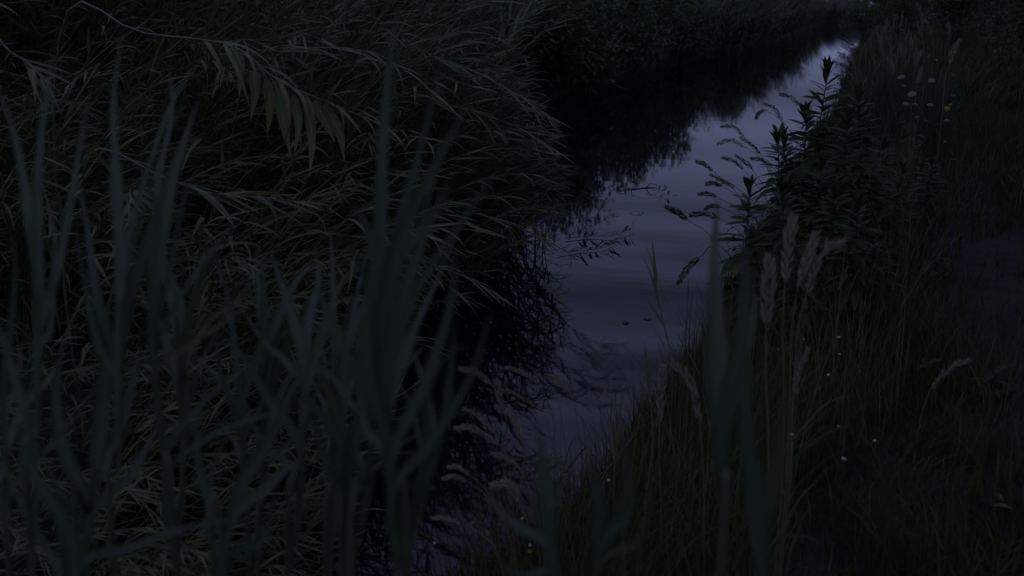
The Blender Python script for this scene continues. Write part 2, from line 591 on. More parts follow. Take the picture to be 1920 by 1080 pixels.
# the reed thicket standing out from the left bank, leaning right over the water
def over_water(base, pts, mz, k):
    """does a reed of this size reach past the outline the thicket shows?"""
    for q in pts[len(pts) // 3::3] + [pts[-1]]:
        x, y, d = px_of(mz @ (q * k) + base)
        lim = 1175 if y < -5 else 945 + y * .5 if y < 230 else 1065 if y < 310 else 1095 if y < 430 else 1095 - (y - 430) * 1.2 if y < 600 else 890 - (y - 600) * .5
        if x > lim - 160 / d:
            return True
    return False


def root(x, y):
    return Vector((x, y, max(gz(x, y), -.22) - .03))


cand = []
rr = random.Random(11)
for y0, y1, n, s0, s1 in [(2.0, 4.0, 15, .34, .5), (4.0, 6.2, 17, .5, .8), (6.2, 9.0, 20, .72, 1.15), (9.0, 11.0, 12, .85, 1.3), (11.0, 15.5, 9, .95, 1.2)]:
    for c in range(n):                                   # reeds lean out in sheaves
        cy = rr.uniform(y0, y1)
        depth = rr.random() ** 1.3
        cx = float(reed_edge(cy)) + .05 - depth * (3.6 if cy > 4 else 2.4)
        ck, cyaw, cp = rr.uniform(s0, s1), rr.gauss(-.25, .4), rr.choice([1, 2, 3, 4, 7, 8, 9] if depth < .3 else range(10))
        if depth < .15 and cy < 11:
            ck *= rr.uniform(.45, .8)
        for m_ in range(4):
            x, y = cx + rr.gauss(0, .22), cy + rr.gauss(0, .25)
            x = min(x, float(reed_edge(y)) + .05)
            k, yaw = ck * rr.uniform(.85, 1.12), cyaw + rr.gauss(0, .16)
            pr = cp if rr.random() < .6 else rr.choice(range(10))
            for _ in range(9):
                if not over_water(root(x, y), CULM_PATH[pr], Matrix.Rotation(yaw, 3, 'Z'), k):
                    break
                k *= .9
                x -= .06
            cand.append((x, y, k, yaw, pr))
# those nearest the open water and the camera show their leaves one by one
cand.sort(key=lambda c: (c[0] - float(reed_edge(c[1]))) * -1.0 + c[1] * .12)
for i, (x, y, s, yaw, pr) in enumerate(cand):
    place_culm(x, y, yaw, s, pr, culm_label(x, y, s, pr, yaw), 'leaning reeds of the left thicket', split=i < 150)

# the dense growth between those reeds, which reads as one mass
rr = random.Random(12)
fill_st, fill = MB(), []
for y0, y1, n, s0, s1 in [(1.9, 4.0, 56, .16, .42), (4.0, 6.4, 62, .25, .8), (6.4, 9.2, 84, .45, 1.25), (9.2, 11.2, 38, .5, 1.3), (11.2, 16, 18, .7, 1.15)]:
    for c in range(n):
        cy = rr.uniform(y0, y1)
        depth = rr.random()
        cx = float(reed_edge(cy)) - .02 - depth * 4.2
        ck, cyaw, cb = rr.uniform(s0, s1), rr.gauss(-.25, .5), rr.uniform(45, 112)
        if depth < .1: ck = min(ck, rr.uniform(.3, .7))
        for m_ in range(6):
            x, y = cx + rr.gauss(0, .25), cy + rr.gauss(0, .28)
            x = min(x, float(reed_edge(y)))
            sc_ = ck * rr.uniform(.7, 1.1)
            pts = arch(3.0, R(rr.uniform(0, 20)), R(cb + rr.uniform(-14, 10)), 8, rr.uniform(1.1, 1.7), rr.uniform(-.2, .2))
            mz = Matrix.Rotation(cyaw + rr.gauss(0, .2), 3, 'Z')
            for _ in range(9):
                if not over_water(root(x, y), pts, mz, sc_):
                    break
                sc_ *= .9
                x -= .06
            base = root(x, y)
            pts = [mz @ (q * sc_) + base for q in pts]
            tube(fill_st, pts, .006, .002, 3)
            fill += [(v, mx) for v, mx in leaf_spots(pts, 17, .43 * min(1, .45 + sc_ * .6), .1, mz @ Vector((.8, 0, 0)), rr)]
o = obj('reed_undergrowth', bake_leaves(fill, REED_LEAF, M['reed_leaf'], 'reed_undergrowth'))
tag(o, 'dense tangle of reed leaves filling the thicket on the left', 'reeds', kind='stuff')
tag(fill_st.build('reed_undergrowth_stems', M['culm']), 'thin reed stems deep inside the left thicket', 'reeds', kind='stuff')


# prominent culms traced through the thicket
def traced_culm(label, pix, n_leaves, l0, t0, base=None, droop=None, rad=.007, name='reed_culm', sweep=Vector((.8, -.2, 0))):
    pts = [P(*q) for q in pix]
    first = pts[0]
    if base is None:
        bx, by = first.x - .5, first.y + .25
        base = Vector((bx, by, max(gz(bx, by), -.05) - .02))
    e = empty(name, base, label, 'reed')
    mid = base.lerp(first, .55) + Vector((-.12, 0, .12))
    loc = [q - base for q in spline([base, mid] + pts, 26)]
    b = MB()
    tube(b, loc, rad, rad * .4, 6, 4)
    b.build('stem', M['culm'], e)
    rq = random.Random(label)
    for v, mx in leaf_spots(loc, n_leaves, l0, t0, sweep, rq, droop):
        o = obj('leaf', REED_LEAF[v], e)
        o.matrix_basis = mx
    return e


traced_culm('long pale reed stem bowing right across the top left with broad hanging leaves',
            [(130, 15, 5.6), (260, 60, 5.5), (430, 84, 5.4), (520, 150, 5.3), (610, 190, 5.2), (720, 235, 5.1)], 26, .48, .5, droop=[2, 3, 5, 3])
e = [o for o in bpy.data.objects if o.get('label', '').startswith('long pale reed stem')][0]
for pix in [[(475, 135), (479, 172), (470, 226)], [(500, 148), (506, 200), (501, 252)], [(520, 164), (532, 232), (546, 296)], [(550, 178), (561, 232), (551, 292)],
            [(574, 188), (586, 262), (580, 332)], [(606, 196), (636, 246), (646, 304)], [(440, 92), (452, 130), (448, 182)], [(590, 190), (612, 230), (628, 268)]]:
    b = MB()
    q = [P(x, y, 5.33) - e.location for x, y in pix]
    blade(b, spline(q, 8), .062, (CAM_R @ Vector((random.uniform(-.5, .5), .2, 1))).normalized(), .2, random.uniform(-.5, .5))
    b.build('leaf', M['reed_leaf'], e)
traced_culm('bare pale reed stem slanting down to a leafy spray left of centre',
            [(170, 285, 4.6), (300, 330, 4.6), (392, 362, 4.6), (510, 372, 4.5), (610, 384, 4.4)], 20, .36, .55)
traced_culm('short pale reed stem slanting in at the left border',
            [(-40, 70, 4.4), (20, 98, 4.4), (55, 120, 4.4), (95, 165, 4.3)], 12, .34, .6)
traced_culm('reed spray arching right above the channel bend, leaves fanned',
            [(700, 60, 7.6), (800, 100, 7.5), (890, 135, 7.4), (990, 190, 7.3), (1040, 235, 7.2)], 30, .42, .35)
traced_culm('reed spray at the thicket tip with leaves pointing over open water',
            [(720, 190, 7.4), (850, 200, 7.3), (960, 235, 7.2), (1030, 275, 7.1)], 28, .42, .35)
traced_culm('low reed spray brushing the water at the thicket corner',
            [(760, 400, 7.2), (880, 400, 7.2), (980, 430, 7.1), (1060, 470, 7.0)], 26, .36, .3)
traced_culm('lowest reed spray drooping to the dark water below the thicket',
            [(650, 480, 6.4), (760, 480, 6.3), (850, 510, 6.2), (930, 550, 6.1)], 26, .34, .3)
traced_culm('leafy reed spray catching light in the middle of the thicket',
            [(480, 110, 6.4), (600, 90, 6.3), (700, 100, 6.2), (790, 150, 6.1)], 28, .42, .3)


for i, (x, d, lab) in enumerate([(0, 12.0, 'nearest of six tall reeds bowing over the water behind the thicket tip'), (22, 12.7, 'second of six tall reeds bowing over the water behind the thicket tip'),
                                 (10, 13.4, 'third of six tall reeds bowing over the water behind the thicket tip'), (30, 14.1, 'fourth of six tall reeds bowing over the water behind the thicket tip'),
                                 (14, 14.9, 'fifth of six tall reeds bowing over the water behind the thicket tip'), (24, 15.8, 'farthest of six tall reeds bowing over the water behind the thicket tip')]):
    traced_culm(lab, [(930 + x, 90, d), (985 + x, -10, d), (1050 + x, -85 - i * 6, d - .1), (1115 + x, -120 - i * 8, d - .2), (1165 + x, -118 - i * 8, d - .3)], 40, .55, .3, rad=.009, sweep=Vector((.6, 0, -.1)))


# ------------------------------------------------------------------ near out-of-focus reeds
def near_profile(t):
    return max(.015, (.30 + .70 * min(1, t / .38) ** 1.2) * (1 - max(0.0, (t - .38) / .62) ** 1.35))


def near_reed(label, stem, leaves, d, base_dx=0.0):
    sp = [P(x, y, dd) for x, y, dd in [(q + (d,))[:3] if len(q) == 2 else q for q in stem]]
    bx, by = sp[0].x + base_dx, sp[0].y - .04
    base = Vector((bx, by, max(gz(bx, by), 0) - .02))
    e = empty('near_reed', base, label, 'reed', 'blurred reeds close to the viewer')
    loc = [q - base for q in spline([base] + sp, 22)]
    b = MB()
    tube(b, loc, .0042, .0026, 6, 5)
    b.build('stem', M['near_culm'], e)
    rq = random.Random(label)
    more = []
    for pix, w in leaves:                                 # slimmer leaves between the main ones
        for _ in range(1):
            sh, k = rq.uniform(-75, 75), rq.uniform(.6, .95)
            y0 = pix[0][1]
            more.append(([(x + sh * (j / (len(pix) - 1)) ** 1.3, y0 + (y - y0) * k + rq.uniform(20, 90)) for j, (x, y) in enumerate(pix)], w * rq.uniform(.45, .8)))
    for pix, w in list(leaves) + more:
        pts = []
        dz = rq.uniform(-.16, .30)
        low = pix[0][1] + 200
        pix = [(float(np.interp(-low, [-q[1] for q in stem], [q[0] for q in stem])), low)] + list(pix)
        for k, q in enumerate(pix):
            pts.append(P(q[0], q[1], d + dz * k / (len(pix) - 1)) - base)
        face = (CAM_R @ Vector((rq.uniform(-.5, .5), rq.uniform(.1, .5), 1))).normalized()
        b = MB()
        blade(b, spline(pts, 16), w * .52, face, .45, rq.uniform(-.7, .7), near_profile)
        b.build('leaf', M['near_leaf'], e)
    return e


near_reed('blurred reed at the far left with three upright blades fanning out',
          [(62, 1080), (70, 800), (75, 560)],
          [([(75, 560), (72, 400), (80, 250), (100, 95)], .034), ([(75, 520), (56, 400), (30, 260), (-5, 160)], .028),
           ([(73, 640), (112, 500), (142, 330), (168, 165)], .030), ([(68, 860), (40, 740), (10, 640), (-30, 560)], .03)], 1.15)
near_reed('tall blurred reed with a blade reaching nearly to the top left',
          [(215, 1080), (222, 820), (225, 560)],
          [([(225, 560), (226, 380), (213, 200), (232, 50)], .027), ([(224, 640), (268, 480), (322, 320), (375, 180)], .032),
           ([(224, 570), (250, 420), (320, 200), (382, 106)], .024), ([(223, 720), (182, 560), (165, 440), (140, 300)], .028)], 1.2)
near_reed('blurred slanting reed second in from the left cluster, blades leaning right',
          [(335, 1080), (305, 820), (286, 600)],
          [([(286, 600), (316, 380), (345, 270), (372, 190)], .030), ([(290, 680), (340, 560), (400, 470), (455, 400)], .026),
           ([(286, 640), (296, 360), (324, 210), (316, 120)], .026), ([(310, 860), (380, 760), (450, 700), (520, 660)], .03)], 1.3)
near_reed('short olive reed with two broad dark yellowish blades at lower left',
          [(150, 1080), (165, 960), (180, 880)],
          [([(180, 880), (192, 760), (200, 660), (206, 585)], .042), ([(178, 900), (228, 800), (248, 720), (264, 645)], .040),
           ([(165, 960), (120, 840), (105, 720), (130, 600)], .036)], 1.25)
near_reed('blurred reed left of centre with a pale blade bending over at its tip',
          [(540, 1080), (566, 860), (572, 690)],
          [([(572, 690), (552, 600), (528, 530), (502, 455)], .034), ([(573, 680), (586, 580), (600, 520), (588, 470)], .030),
           ([(570, 740), (610, 600), (650, 515), (708, 492)], .020), ([(566, 850), (500, 740), (450, 660), (400, 620)], .028)], 1.35)
near_reed('low blurred reed with long blades slanting up to the right at bottom left',
          [(400, 1080), (425, 1000), (440, 940)],
          [([(440, 940), (490, 850), (530, 780), (560, 720)], .034), ([(430, 990), (500, 920), (540, 880), (566, 862)], .030),
           ([(420, 1010), (380, 900), (370, 800), (395, 700)], .028)], 1.2)
near_reed('blurred reed blade arching low from the bottom left corner',
          [(120, 1080), (150, 1065)],
          [([(150, 1065), (240, 1030), (350, 990), (455, 972)], .026), ([(140, 1070), (120, 980), (60, 880), (20, 760)], .034)], 1.1)
near_reed('tallest central blurred reed with a wide fan of blades',
          [(660, 1080), (690, 900), (702, 740), (706, 610)],
          [([(706, 610), (712, 400), (722, 190), (745, 15)], .032), ([(702, 680), (752, 450), (806, 330), (884, 182)], .036),
           ([(705, 640), (745, 430), (790, 270), (834, 90)], .024), ([(704, 600), (700, 480), (685, 420), (655, 375)], .022),
           ([(698, 780), (640, 640), (605, 560), (590, 500)], .03)], 1.1)
near_reed('central blurred reed leaning right with three broad blades over dark water',
          [(765, 1080), (745, 950), (725, 820)],
          [([(725, 820), (768, 650), (820, 530), (858, 432)], .034), ([(732, 880), (798, 720), (846, 570), (852, 440)], .028),
           ([(722, 800), (742, 610), (800, 430), (854, 322)], .030), ([(722, 810), (690, 700), (690, 560), (712, 470)], .036)], 1.05)
near_reed('blurred reed with pale bluish bent blade at the edge of dark water',
          [(745, 1080), (785, 930), (798, 840)],
          [([(798, 840), (802, 770), (790, 710), (775, 655)], .028), ([(796, 870), (830, 790), (846, 690), (853, 600)], .022),
           ([(797, 850), (800, 740), (835, 670), (872, 647)], .020)], 1.1)
near_reed('blurred reed with one broad folded pale blade left of the tallest reed',
          [(640, 1080), (650, 960), (655, 870)],
          [([(655, 870), (692, 760), (690, 690), (646, 650)], .042), ([(654, 880), (620, 800), (570, 740), (540, 640)], .03)], 1.15)
near_reed('slim blurred reed between the left cluster and the bent blade',
          [(470, 1080), (462, 900), (452, 760)],
          [([(452, 760), (440, 640), (425, 540), (370, 410)], .024), ([(454, 780), (480, 680), (500, 600), (498, 520)], .022), ([(458, 850), (430, 740), (400, 700), (350, 650)], .022)], 1.4)
near_reed('slim blurred reed at the left border with low bending blades',
          [(20, 1080), (15, 900), (8, 760)],
          [([(8, 760), (20, 640), (30, 520), (24, 420)], .028), ([(12, 860), (50, 760), (100, 700), (150, 560)], .026)], 1.3)
near_reed('slim blurred reed tucked behind the tallest central one',
          [(610, 1080), (632, 880), (640, 760)],
          [([(640, 760), (655, 640), (672, 540), (690, 470)], .024), ([(638, 800), (600, 700), (575, 620), (580, 520)], .026), ([(634, 860), (690, 760), (760, 690), (800, 640)], .022)], 1.45)
rq = random.Random(77)
ORD = ['leftmost', 'second', 'third', 'fourth', 'fifth', 'sixth', 'seventh', 'eighth', 'ninth']
for i in range(3):
    bx = 330 + i * 150 + rq.uniform(-25, 25)
    ty = rq.uniform(520, 760)
    dd = rq.uniform(1.5, 2.0)
    lv = []
    for k in range(6):
        sy = ty + k * 45
        dx_ = (1 if k % 2 else -1) * rq.uniform(20, 130) + 25
        ln = rq.uniform(150, 290)
        lv.append(([(bx, sy), (bx + dx_ * .25, sy - ln * .45), (bx + dx_ * .6, sy - ln * .8), (bx + dx_, sy - ln)], rq.uniform(.024, .04)))
    near_reed(ORD[i] + ' of the three shorter reeds behind the front blurred blades',
              [(bx - 10, 1080), (bx, (ty + 1080) / 2 + 60), (bx, ty)], lv, dd)
near_reed('broad blurred reed standing before the right bank, split tip above the water',
          [(1352, 1080), (1354, 900), (1352, 760)],
          [([(1352, 760), (1340, 580), (1340, 450), (1346, 352)], .036), ([(1353, 800), (1388, 640), (1396, 520), (1390, 425)], .034),
           ([(1353, 860), (1334, 720), (1334, 600), (1342, 500)], .026)], .98)
near_reed('shorter blurred reed just right of the broad one on the right bank',
          [(1428, 1080), (1438, 980)],
          [([(1438, 980), (1452, 890), (1464, 800), (1474, 715)], .032), ([(1432, 1020), (1402, 840), (1398, 640), (1412, 500)], .026)], 1.0)
near_reed('low blurred reed blade at bottom centre against the water',
          [(1036, 1080), (1034, 1010)],
          [([(1034, 1010), (1030, 930), (1016, 860), (1008, 790)], .034), ([(1036, 1040), (980, 990), (930, 950), (912, 910)], .022)], 1.05)
near_reed('short blurred reed at the bottom between centre and right bank',
          [(1122, 1080), (1118, 1020)],
          [([(1118, 1020), (1126, 960), (1118, 910), (1110, 862)], .030), ([(1120, 1040), (1180, 960), (1176, 880), (1160, 800)], .022)], 1.1)


# ------------------------------------------------------------------ far left bank
def joined_clump(seed, n, height, spread, leaf_n, mat_meshes, l0):
    rq = random.Random(seed)
    stems, spots = MB(), []
    for i in range(n):
        a, r = rq.uniform(0, 6.28), spread * math.sqrt(rq.random())
        yaw = rq.gauss(0, .6)
        L_ = height * rq.uniform(.72, 1.0)
        pts = arch(L_, R(rq.uniform(0, 10)), R(rq.uniform(15, 60)), 7, 1.6)
        off = Vector((math.cos(a) * r, math.sin(a) * r * 1.2, 0))
        mz = Matrix.Rotation(yaw, 3, 'Z')
        pts = [mz @ q + off for q in pts]
        tube(stems, pts, .006, .002, 3)
        spots += [(v % 3, mx) for v, mx in leaf_spots(pts, leaf_n, l0, .15, mz @ Vector((.6, 0, 0)), rq)]
    return stems.mesh('stems', M['culm']), bake_leaves(spots, mat_meshes, M['far_leaf'], 'leaves')


CLUMPS = [joined_clump(40 + k, 60, 2.75, .95, 14, FAR_LEAF, .46) for k in range(4)]
rr = random.Random(5)
y, k = 15.0, 0
while y < 300:
    sy = 1.0 if y < 40 else 1.6 if y < 120 else 3.5
    for row in range(2):
        x = float(shore_l(y)) - .35 - row * 1.7 + rr.uniform(-.35, .35)
        yy = y + rr.uniform(-.5, .5)
        s = rr.uniform(.86, 1.04) * (1.08 if row else 1)
        ordn = ['first', 'second', 'third', 'fourth', 'fifth', 'sixth', 'seventh', 'eighth', 'ninth', 'tenth', 'eleventh', 'twelfth']
        nth = k // 2
        lab = ((ordn[nth] + ' dark reed clump along the left water edge, counted from the thicket tip') if nth < 12 else 'dim far reed clump lining the left water edge toward the channel end', 'reed clumps at the left water edge') if row == 0 else ('dark reed clump in the row behind the left water edge', 'reed clumps behind the water edge')
        e = empty('reed_clump', (x, yy, gz(x, yy) - .03), lab[0], 'reeds', lab[1])
        e.rotation_euler = (0, 0, rr.choice([-.4, 0, .3, .6]) + rr.uniform(-.2, .2))
        e.scale = (s * sy, s * sy, s)
        st, lv = CLUMPS[k % 4]
        k += 1
        tag(obj('stems', st, e), kind='stuff')
        tag(obj('leaves', lv, e), kind='stuff')
    y += 1.5 if y < 40 else 2.6 if y < 70 else 4.5 if y < 120 else 9.0


rr = random.Random(6)
for i in range(16):
    y = 4.0 + i * .85
    x = float(reed_edge(y)) - 4.4 - rr.uniform(0, 1.2) if y < 11 else -9.0 - rr.uniform(0, 1)
    e = empty('reed_clump', (x, y, gz(x, y) - .03), 'tall dim reed clump closing the view behind the left thicket', 'reeds', 'reed clumps behind the left thicket')
    e.rotation_euler = (0, 0, rr.uniform(-.6, .6))
    sz = 1.0 + .035 * i
    e.scale = (sz, sz, sz * 1.12)
    tag(obj('stems', CLUMPS[i % 4][0], e), kind='stuff')
    tag(obj('leaves', CLUMPS[i % 4][1], e), kind='stuff')


def bush_proto(seed, n_leaf, rx, rz, leaf_len, mat, lobes=9):
    """limbs and a crown of small leaf faces gathered in uneven clumps"""
    rq = random.Random(seed)
    limbs, crown = MB(), MB()
    cl = []
    for i in range(lobes):
        a = rq.uniform(0, 6.28)
        r = rx * rq.uniform(.1, .8)
        z = rz * rq.uniform(.35, .92)
        r *= math.sqrt(max(.15, 1 - ((z / rz - .5) / .55) ** 2))
        c = Vector((math.cos(a) * r, math.sin(a) * r, z))
        cl.append((c, rx * rq.uniform(.28, .5)))
        tube(limbs, spline([Vector((0, 0, -.1)), Vector((c.x * .25, c.y * .25, z * .45)), c], 7), .035 * rz / 3, .008, 5)
    vs, fs = [], []
    for i in range(n_leaf):
        c, r = rq.choice(cl)
        u = Vector((rq.gauss(0, 1), rq.gauss(0, 1), rq.gauss(0, .8)))
        u.normalize()
        p = c + u * r * rq.random() ** .45
        if p.z < .05: p.z = .05 + rq.random() * .3
        d = (u + Vector((rq.gauss(0, .6), rq.gauss(0, .6), rq.gauss(.1, .6)))).normalized()
        s = d.cross(Vector((rq.gauss(0, 1), rq.gauss(0, 1), rq.gauss(0, 1)))).normalized()
        L_, w = leaf_len * rq.uniform(.7, 1.3), leaf_len * .16
        k0 = len(vs)
        vs += [p, p + d * L_ * .45 + s * w, p + d * L_, p + d * L_ * .45 - s * w]
        fs.append([k0, k0 + 1, k0 + 2, k0 + 3])
    crown.add(vs, fs)
    return limbs.mesh('limbs', M['trunk']), crown.mesh('crown', mat, smooth=False)


BUSH = [bush_proto(70 + i, 4200, 1.5, 2.5, .15, M['bush_leaf']) for i in range(3)]
TREE = [bush_proto(90 + i, 4200, 3.0, 6.0, .42, M['tree_leaf'], 12) for i in range(3)]


def bush(x, y, s, k, label, group=None, rot=0.0, name='bush', cat='bush', protos=BUSH):
    e = empty(name, (x, y, gz(x, y) - .05), label, cat, group)
    e.rotation_euler = (0, 0, rot)
    e.scale = (s, s, s)
    a, c = protos[k % 3]
    obj('trunk', a, e)
    obj('crown', c, e)
    return e


for i, (px, yy, s, off, lab) in enumerate([
        (1150, 21.5, 1.2, -.6, 'grey green bush above dead stems, left of the paler bush'),
        (1230, 25.5, 1.3, -.7, 'rounded paler bush on the far left bank, nearest the open water'),
        (1300, 31.0, 1.2, -.5, 'rounded dark bush right of the paler bush on the left bank'),
        (1370, 38.0, 1.25, -.5, 'dark bush midway along the left bank, leaning to the water'),
        (1430, 47.0, 1.2, -.4, 'small dark bush farther along the left bank'),
        (1490, 58.0, 1.05, .3, 'dim bush far along the left bank before the channel narrows'),
        (1540, 80.0, 1.1, .4, 'farthest dim bush on the left bank near the channel end')]):
    bush(float(shore_l(yy)) - off - .3, yy, s, i, lab, 'bushes on the left bank', i * 1.3)

# dead stems lying at the left water edge under the bushes
for i, (a, bq, lab) in enumerate([((1015, 158), (1062, 180), 'brown dead reed stem lying against the bank by the thicket tip'),
                                  ((1040, 150), (1120, 178), 'longer brown dead reed stem slanting to the far left water edge'),
                                  ((1095, 176), (1180, 172), 'flat brown dead reed stem at the foot of the far bushes')]):
    p0, p1 = on_ground(*a), on_ground(*bq)
    p0.z += .35; p1.z = max(p1.z, 0) + .02
    e = empty('dead_reed', p1, lab, 'dead stem', 'dead stems at the far edge')
    b = MB()
    tube(b, [q - p1 for q in spline([p0, p0.lerp(p1, .5) + Vector((0, 0, .08)), p1], 9)], .012, .008, 5, 2)
    b.build('stem', M['dry_stalk'], e)
    for j in range(5):
        o = obj('leaf', FAR_LEAF[j % 3], e)
        o.matrix_basis = frame((p0 - p1) * (j / 5), Vector((random.uniform(-1, 1), random.uniform(-1, 1), .3)), .35)

# line of far trees closing the view
rr = random.Random(21)
for i in range(30):
    ang = R(-26 + i * 1.32)
    dist = 275 + rr.uniform(0, 40)
    x, y = math.sin(ang) * dist, math.cos(ang) * dist + 35
    e = bush(x, y, rr.uniform(1.1, 1.4), i, 'dark tree in the distant line closing the end of the channel', 'distant tree line', rr.uniform(0, 6), 'tree', 'tree', TREE)
    e.scale = (e.scale[0] * 1.9, e.scale[1] * 1.5, e.scale[2])

# right side scrub up the embankment
for i, (x, y, s, lab) in enumerate([
        (3.6, 26, 1.0, 'dark scrub bush at the top right corner on the embankment'),
        (2.4, 34, 1.0, 'dark scrub bush behind the dry grass on the right bank'),
        (5.2, 22, .9, 'dark scrub bush at the right border high on the embankment'),
        (.9, 46, .95, 'dim scrub bush farther down the right bank'),
        (4.6, 44, 1.1, 'dim scrub bush behind the corner bush on the embankment'),
        (-.3, 62, .9, 'dim scrub bush at the right of the channel end'),
        (.4, 95, 1.35, 'dim scrub bush closing the far end of the channel, right of its tip'),
        (1.6, 118, 1.5, 'dim scrub bush beyond the one closing the channel end'),
        (2.8, 75, 1.2, 'dim scrub bush far off on the right bank')]):
    bush(x, y, s, i + 1, lab, 'scrub on the right bank', i * 1.7)

# dark trees standing behind the left thicket
for i, (x, y, s_, lab) in enumerate([
        (-9.6, 9.0, .62, 'dark tree crown filling the top left corner behind the reeds'),
        (-10.5, 13.0, .66, 'dark tree behind the reeds, right of the corner tree'),
        (-11.0, 18.0, .62, 'dark tree behind the reeds near the top centre'),
        (-13.5, 24.0, .60, 'dark tree behind the thicket tip on the left bank'),
        (-12.5, 34.0, .52, 'dark tree behind the rounded bushes on the left bank'),
        (-12.0, 48.0, .5, 'dim tree far behind the left bank bushes')]):
    bush(x, y, s_, i, lab, 'trees behind the left bank', i * 2.1, 'tree', 'tree', TREE)


for i, (x, y, s_, lab) in enumerate([(4.6, 3.0, 1.15, 'broad tree shading the right bank, nearest the viewer'), (5.4, 8.5, 1.25, 'broad tree shading the path from the right'),
                                     (5.6, 14.5, 1.1, 'broad tree on the embankment at the right border'), (5.8, 21.0, 1.0, 'broad tree farther up the embankment')]):
    bush(x, y, s_, i, lab, 'trees added to shade the right bank', i * 1.9, 'tree', 'tree', TREE)  # trees added beyond the right frame edge to block sky light on the bank

# ------------------------------------------------------------------ right bank plants
def below(p, dx=0.0, dy=0.0):
    """root point on the bank under p, kept off the water"""
    x, y = p.x + dx, p.y + dy
    x = max(x, float(shore_r(y)) + .06)
    return Vector((x, y, gz(x, y) - .01))


def seed_head(b, pts, width, rq, n=80):
    tube(b, pts, .0012, .0006, 3)
    m_ = len(pts)
    vs, fs = [], []
    for i in range(n):
        t = (i + rq.random()) / n
        f = min(t, .995) * (m_ - 1)
        k = int(f)
        p = pts[k].lerp(pts[k + 1], f - k)
        T = (pts[k + 1] - pts[k]).normalized()
        a = T.cross(Vector((.3, .2, .9))).normalized()
        c = T.cross(a)
        an = rq.uniform(0, 6.28)
        rd = a * math.cos(an) + c * math.sin(an)
        w = width * .5 * (math.sin(math.pi * min(1, .1 + .9 * t)) ** .7 + .12) * rq.uniform(.6, 1.15)
        d = (T * 1.0 + rd * .5).normalized()
        q = p + rd * w * .35
        L_ = min(width * 1.1, .02) + w * .8
        s_ = d.cross(Vector((rq.gauss(0, 1), rq.gauss(0, 1), rq.gauss(0, 1)))).normalized() * max(.0013, width * .085)
        k0 = len(vs)
        vs += [q, q + d * L_ * .5 + s_, q + d * L_, q + d * L_ * .5 - s_]
        fs.append([k0, k0 + 1, k0 + 2, k0 + 3])
    b.add(vs, fs)


def seed_stalk(label, head, stem, d, width, group, mat='seed', dx=.05, dy=0.0, leaves=2, rad=.0016, name='seed_grass', n=80):
    """head: pixels tip to base, stem: pixels onward; the root goes to the bank below"""
    hp = [P(x, y, d) for x, y in head]
    sp = [P(x, y, d) for x, y in stem]
    base = below(sp[-1], dx, dy)
    e = empty(name, base, label, 'grass stalk', group)
    rq = random.Random(label)
    hs = [q - base for q in spline(list(reversed(hp)), 14)]
    path = [Vector((0, 0, 0))] + [q - base for q in reversed(sp)] + [hs[0]]
    st = spline(path, 18)
    b = MB(); tube(b, st, rad * 1.3, rad * .8, 4); b.build('stem', M['dry_stalk'] if mat == 'seed' else M['forb_stem'], e)
    b = MB(); seed_head(b, hs, width, rq, n); b.build('seed_head', M[mat], e)
    for k in range(leaves):
        p = st[3 + 3 * k]
        dr = Vector((rq.gauss(0, 1), rq.gauss(0, 1), 1.2)).normalized()
        L_ = rq.uniform(.18, .32)
        b = MB()
        blade(b, spline([p, p + dr * L_ * .5, p + dr * L_ * .85 - Vector((0, 0, L_ * .2))], 6), .006, Vector((dr.y, -dr.x, .4)))
        b.build('leaf', M['grass'], e)
    return e


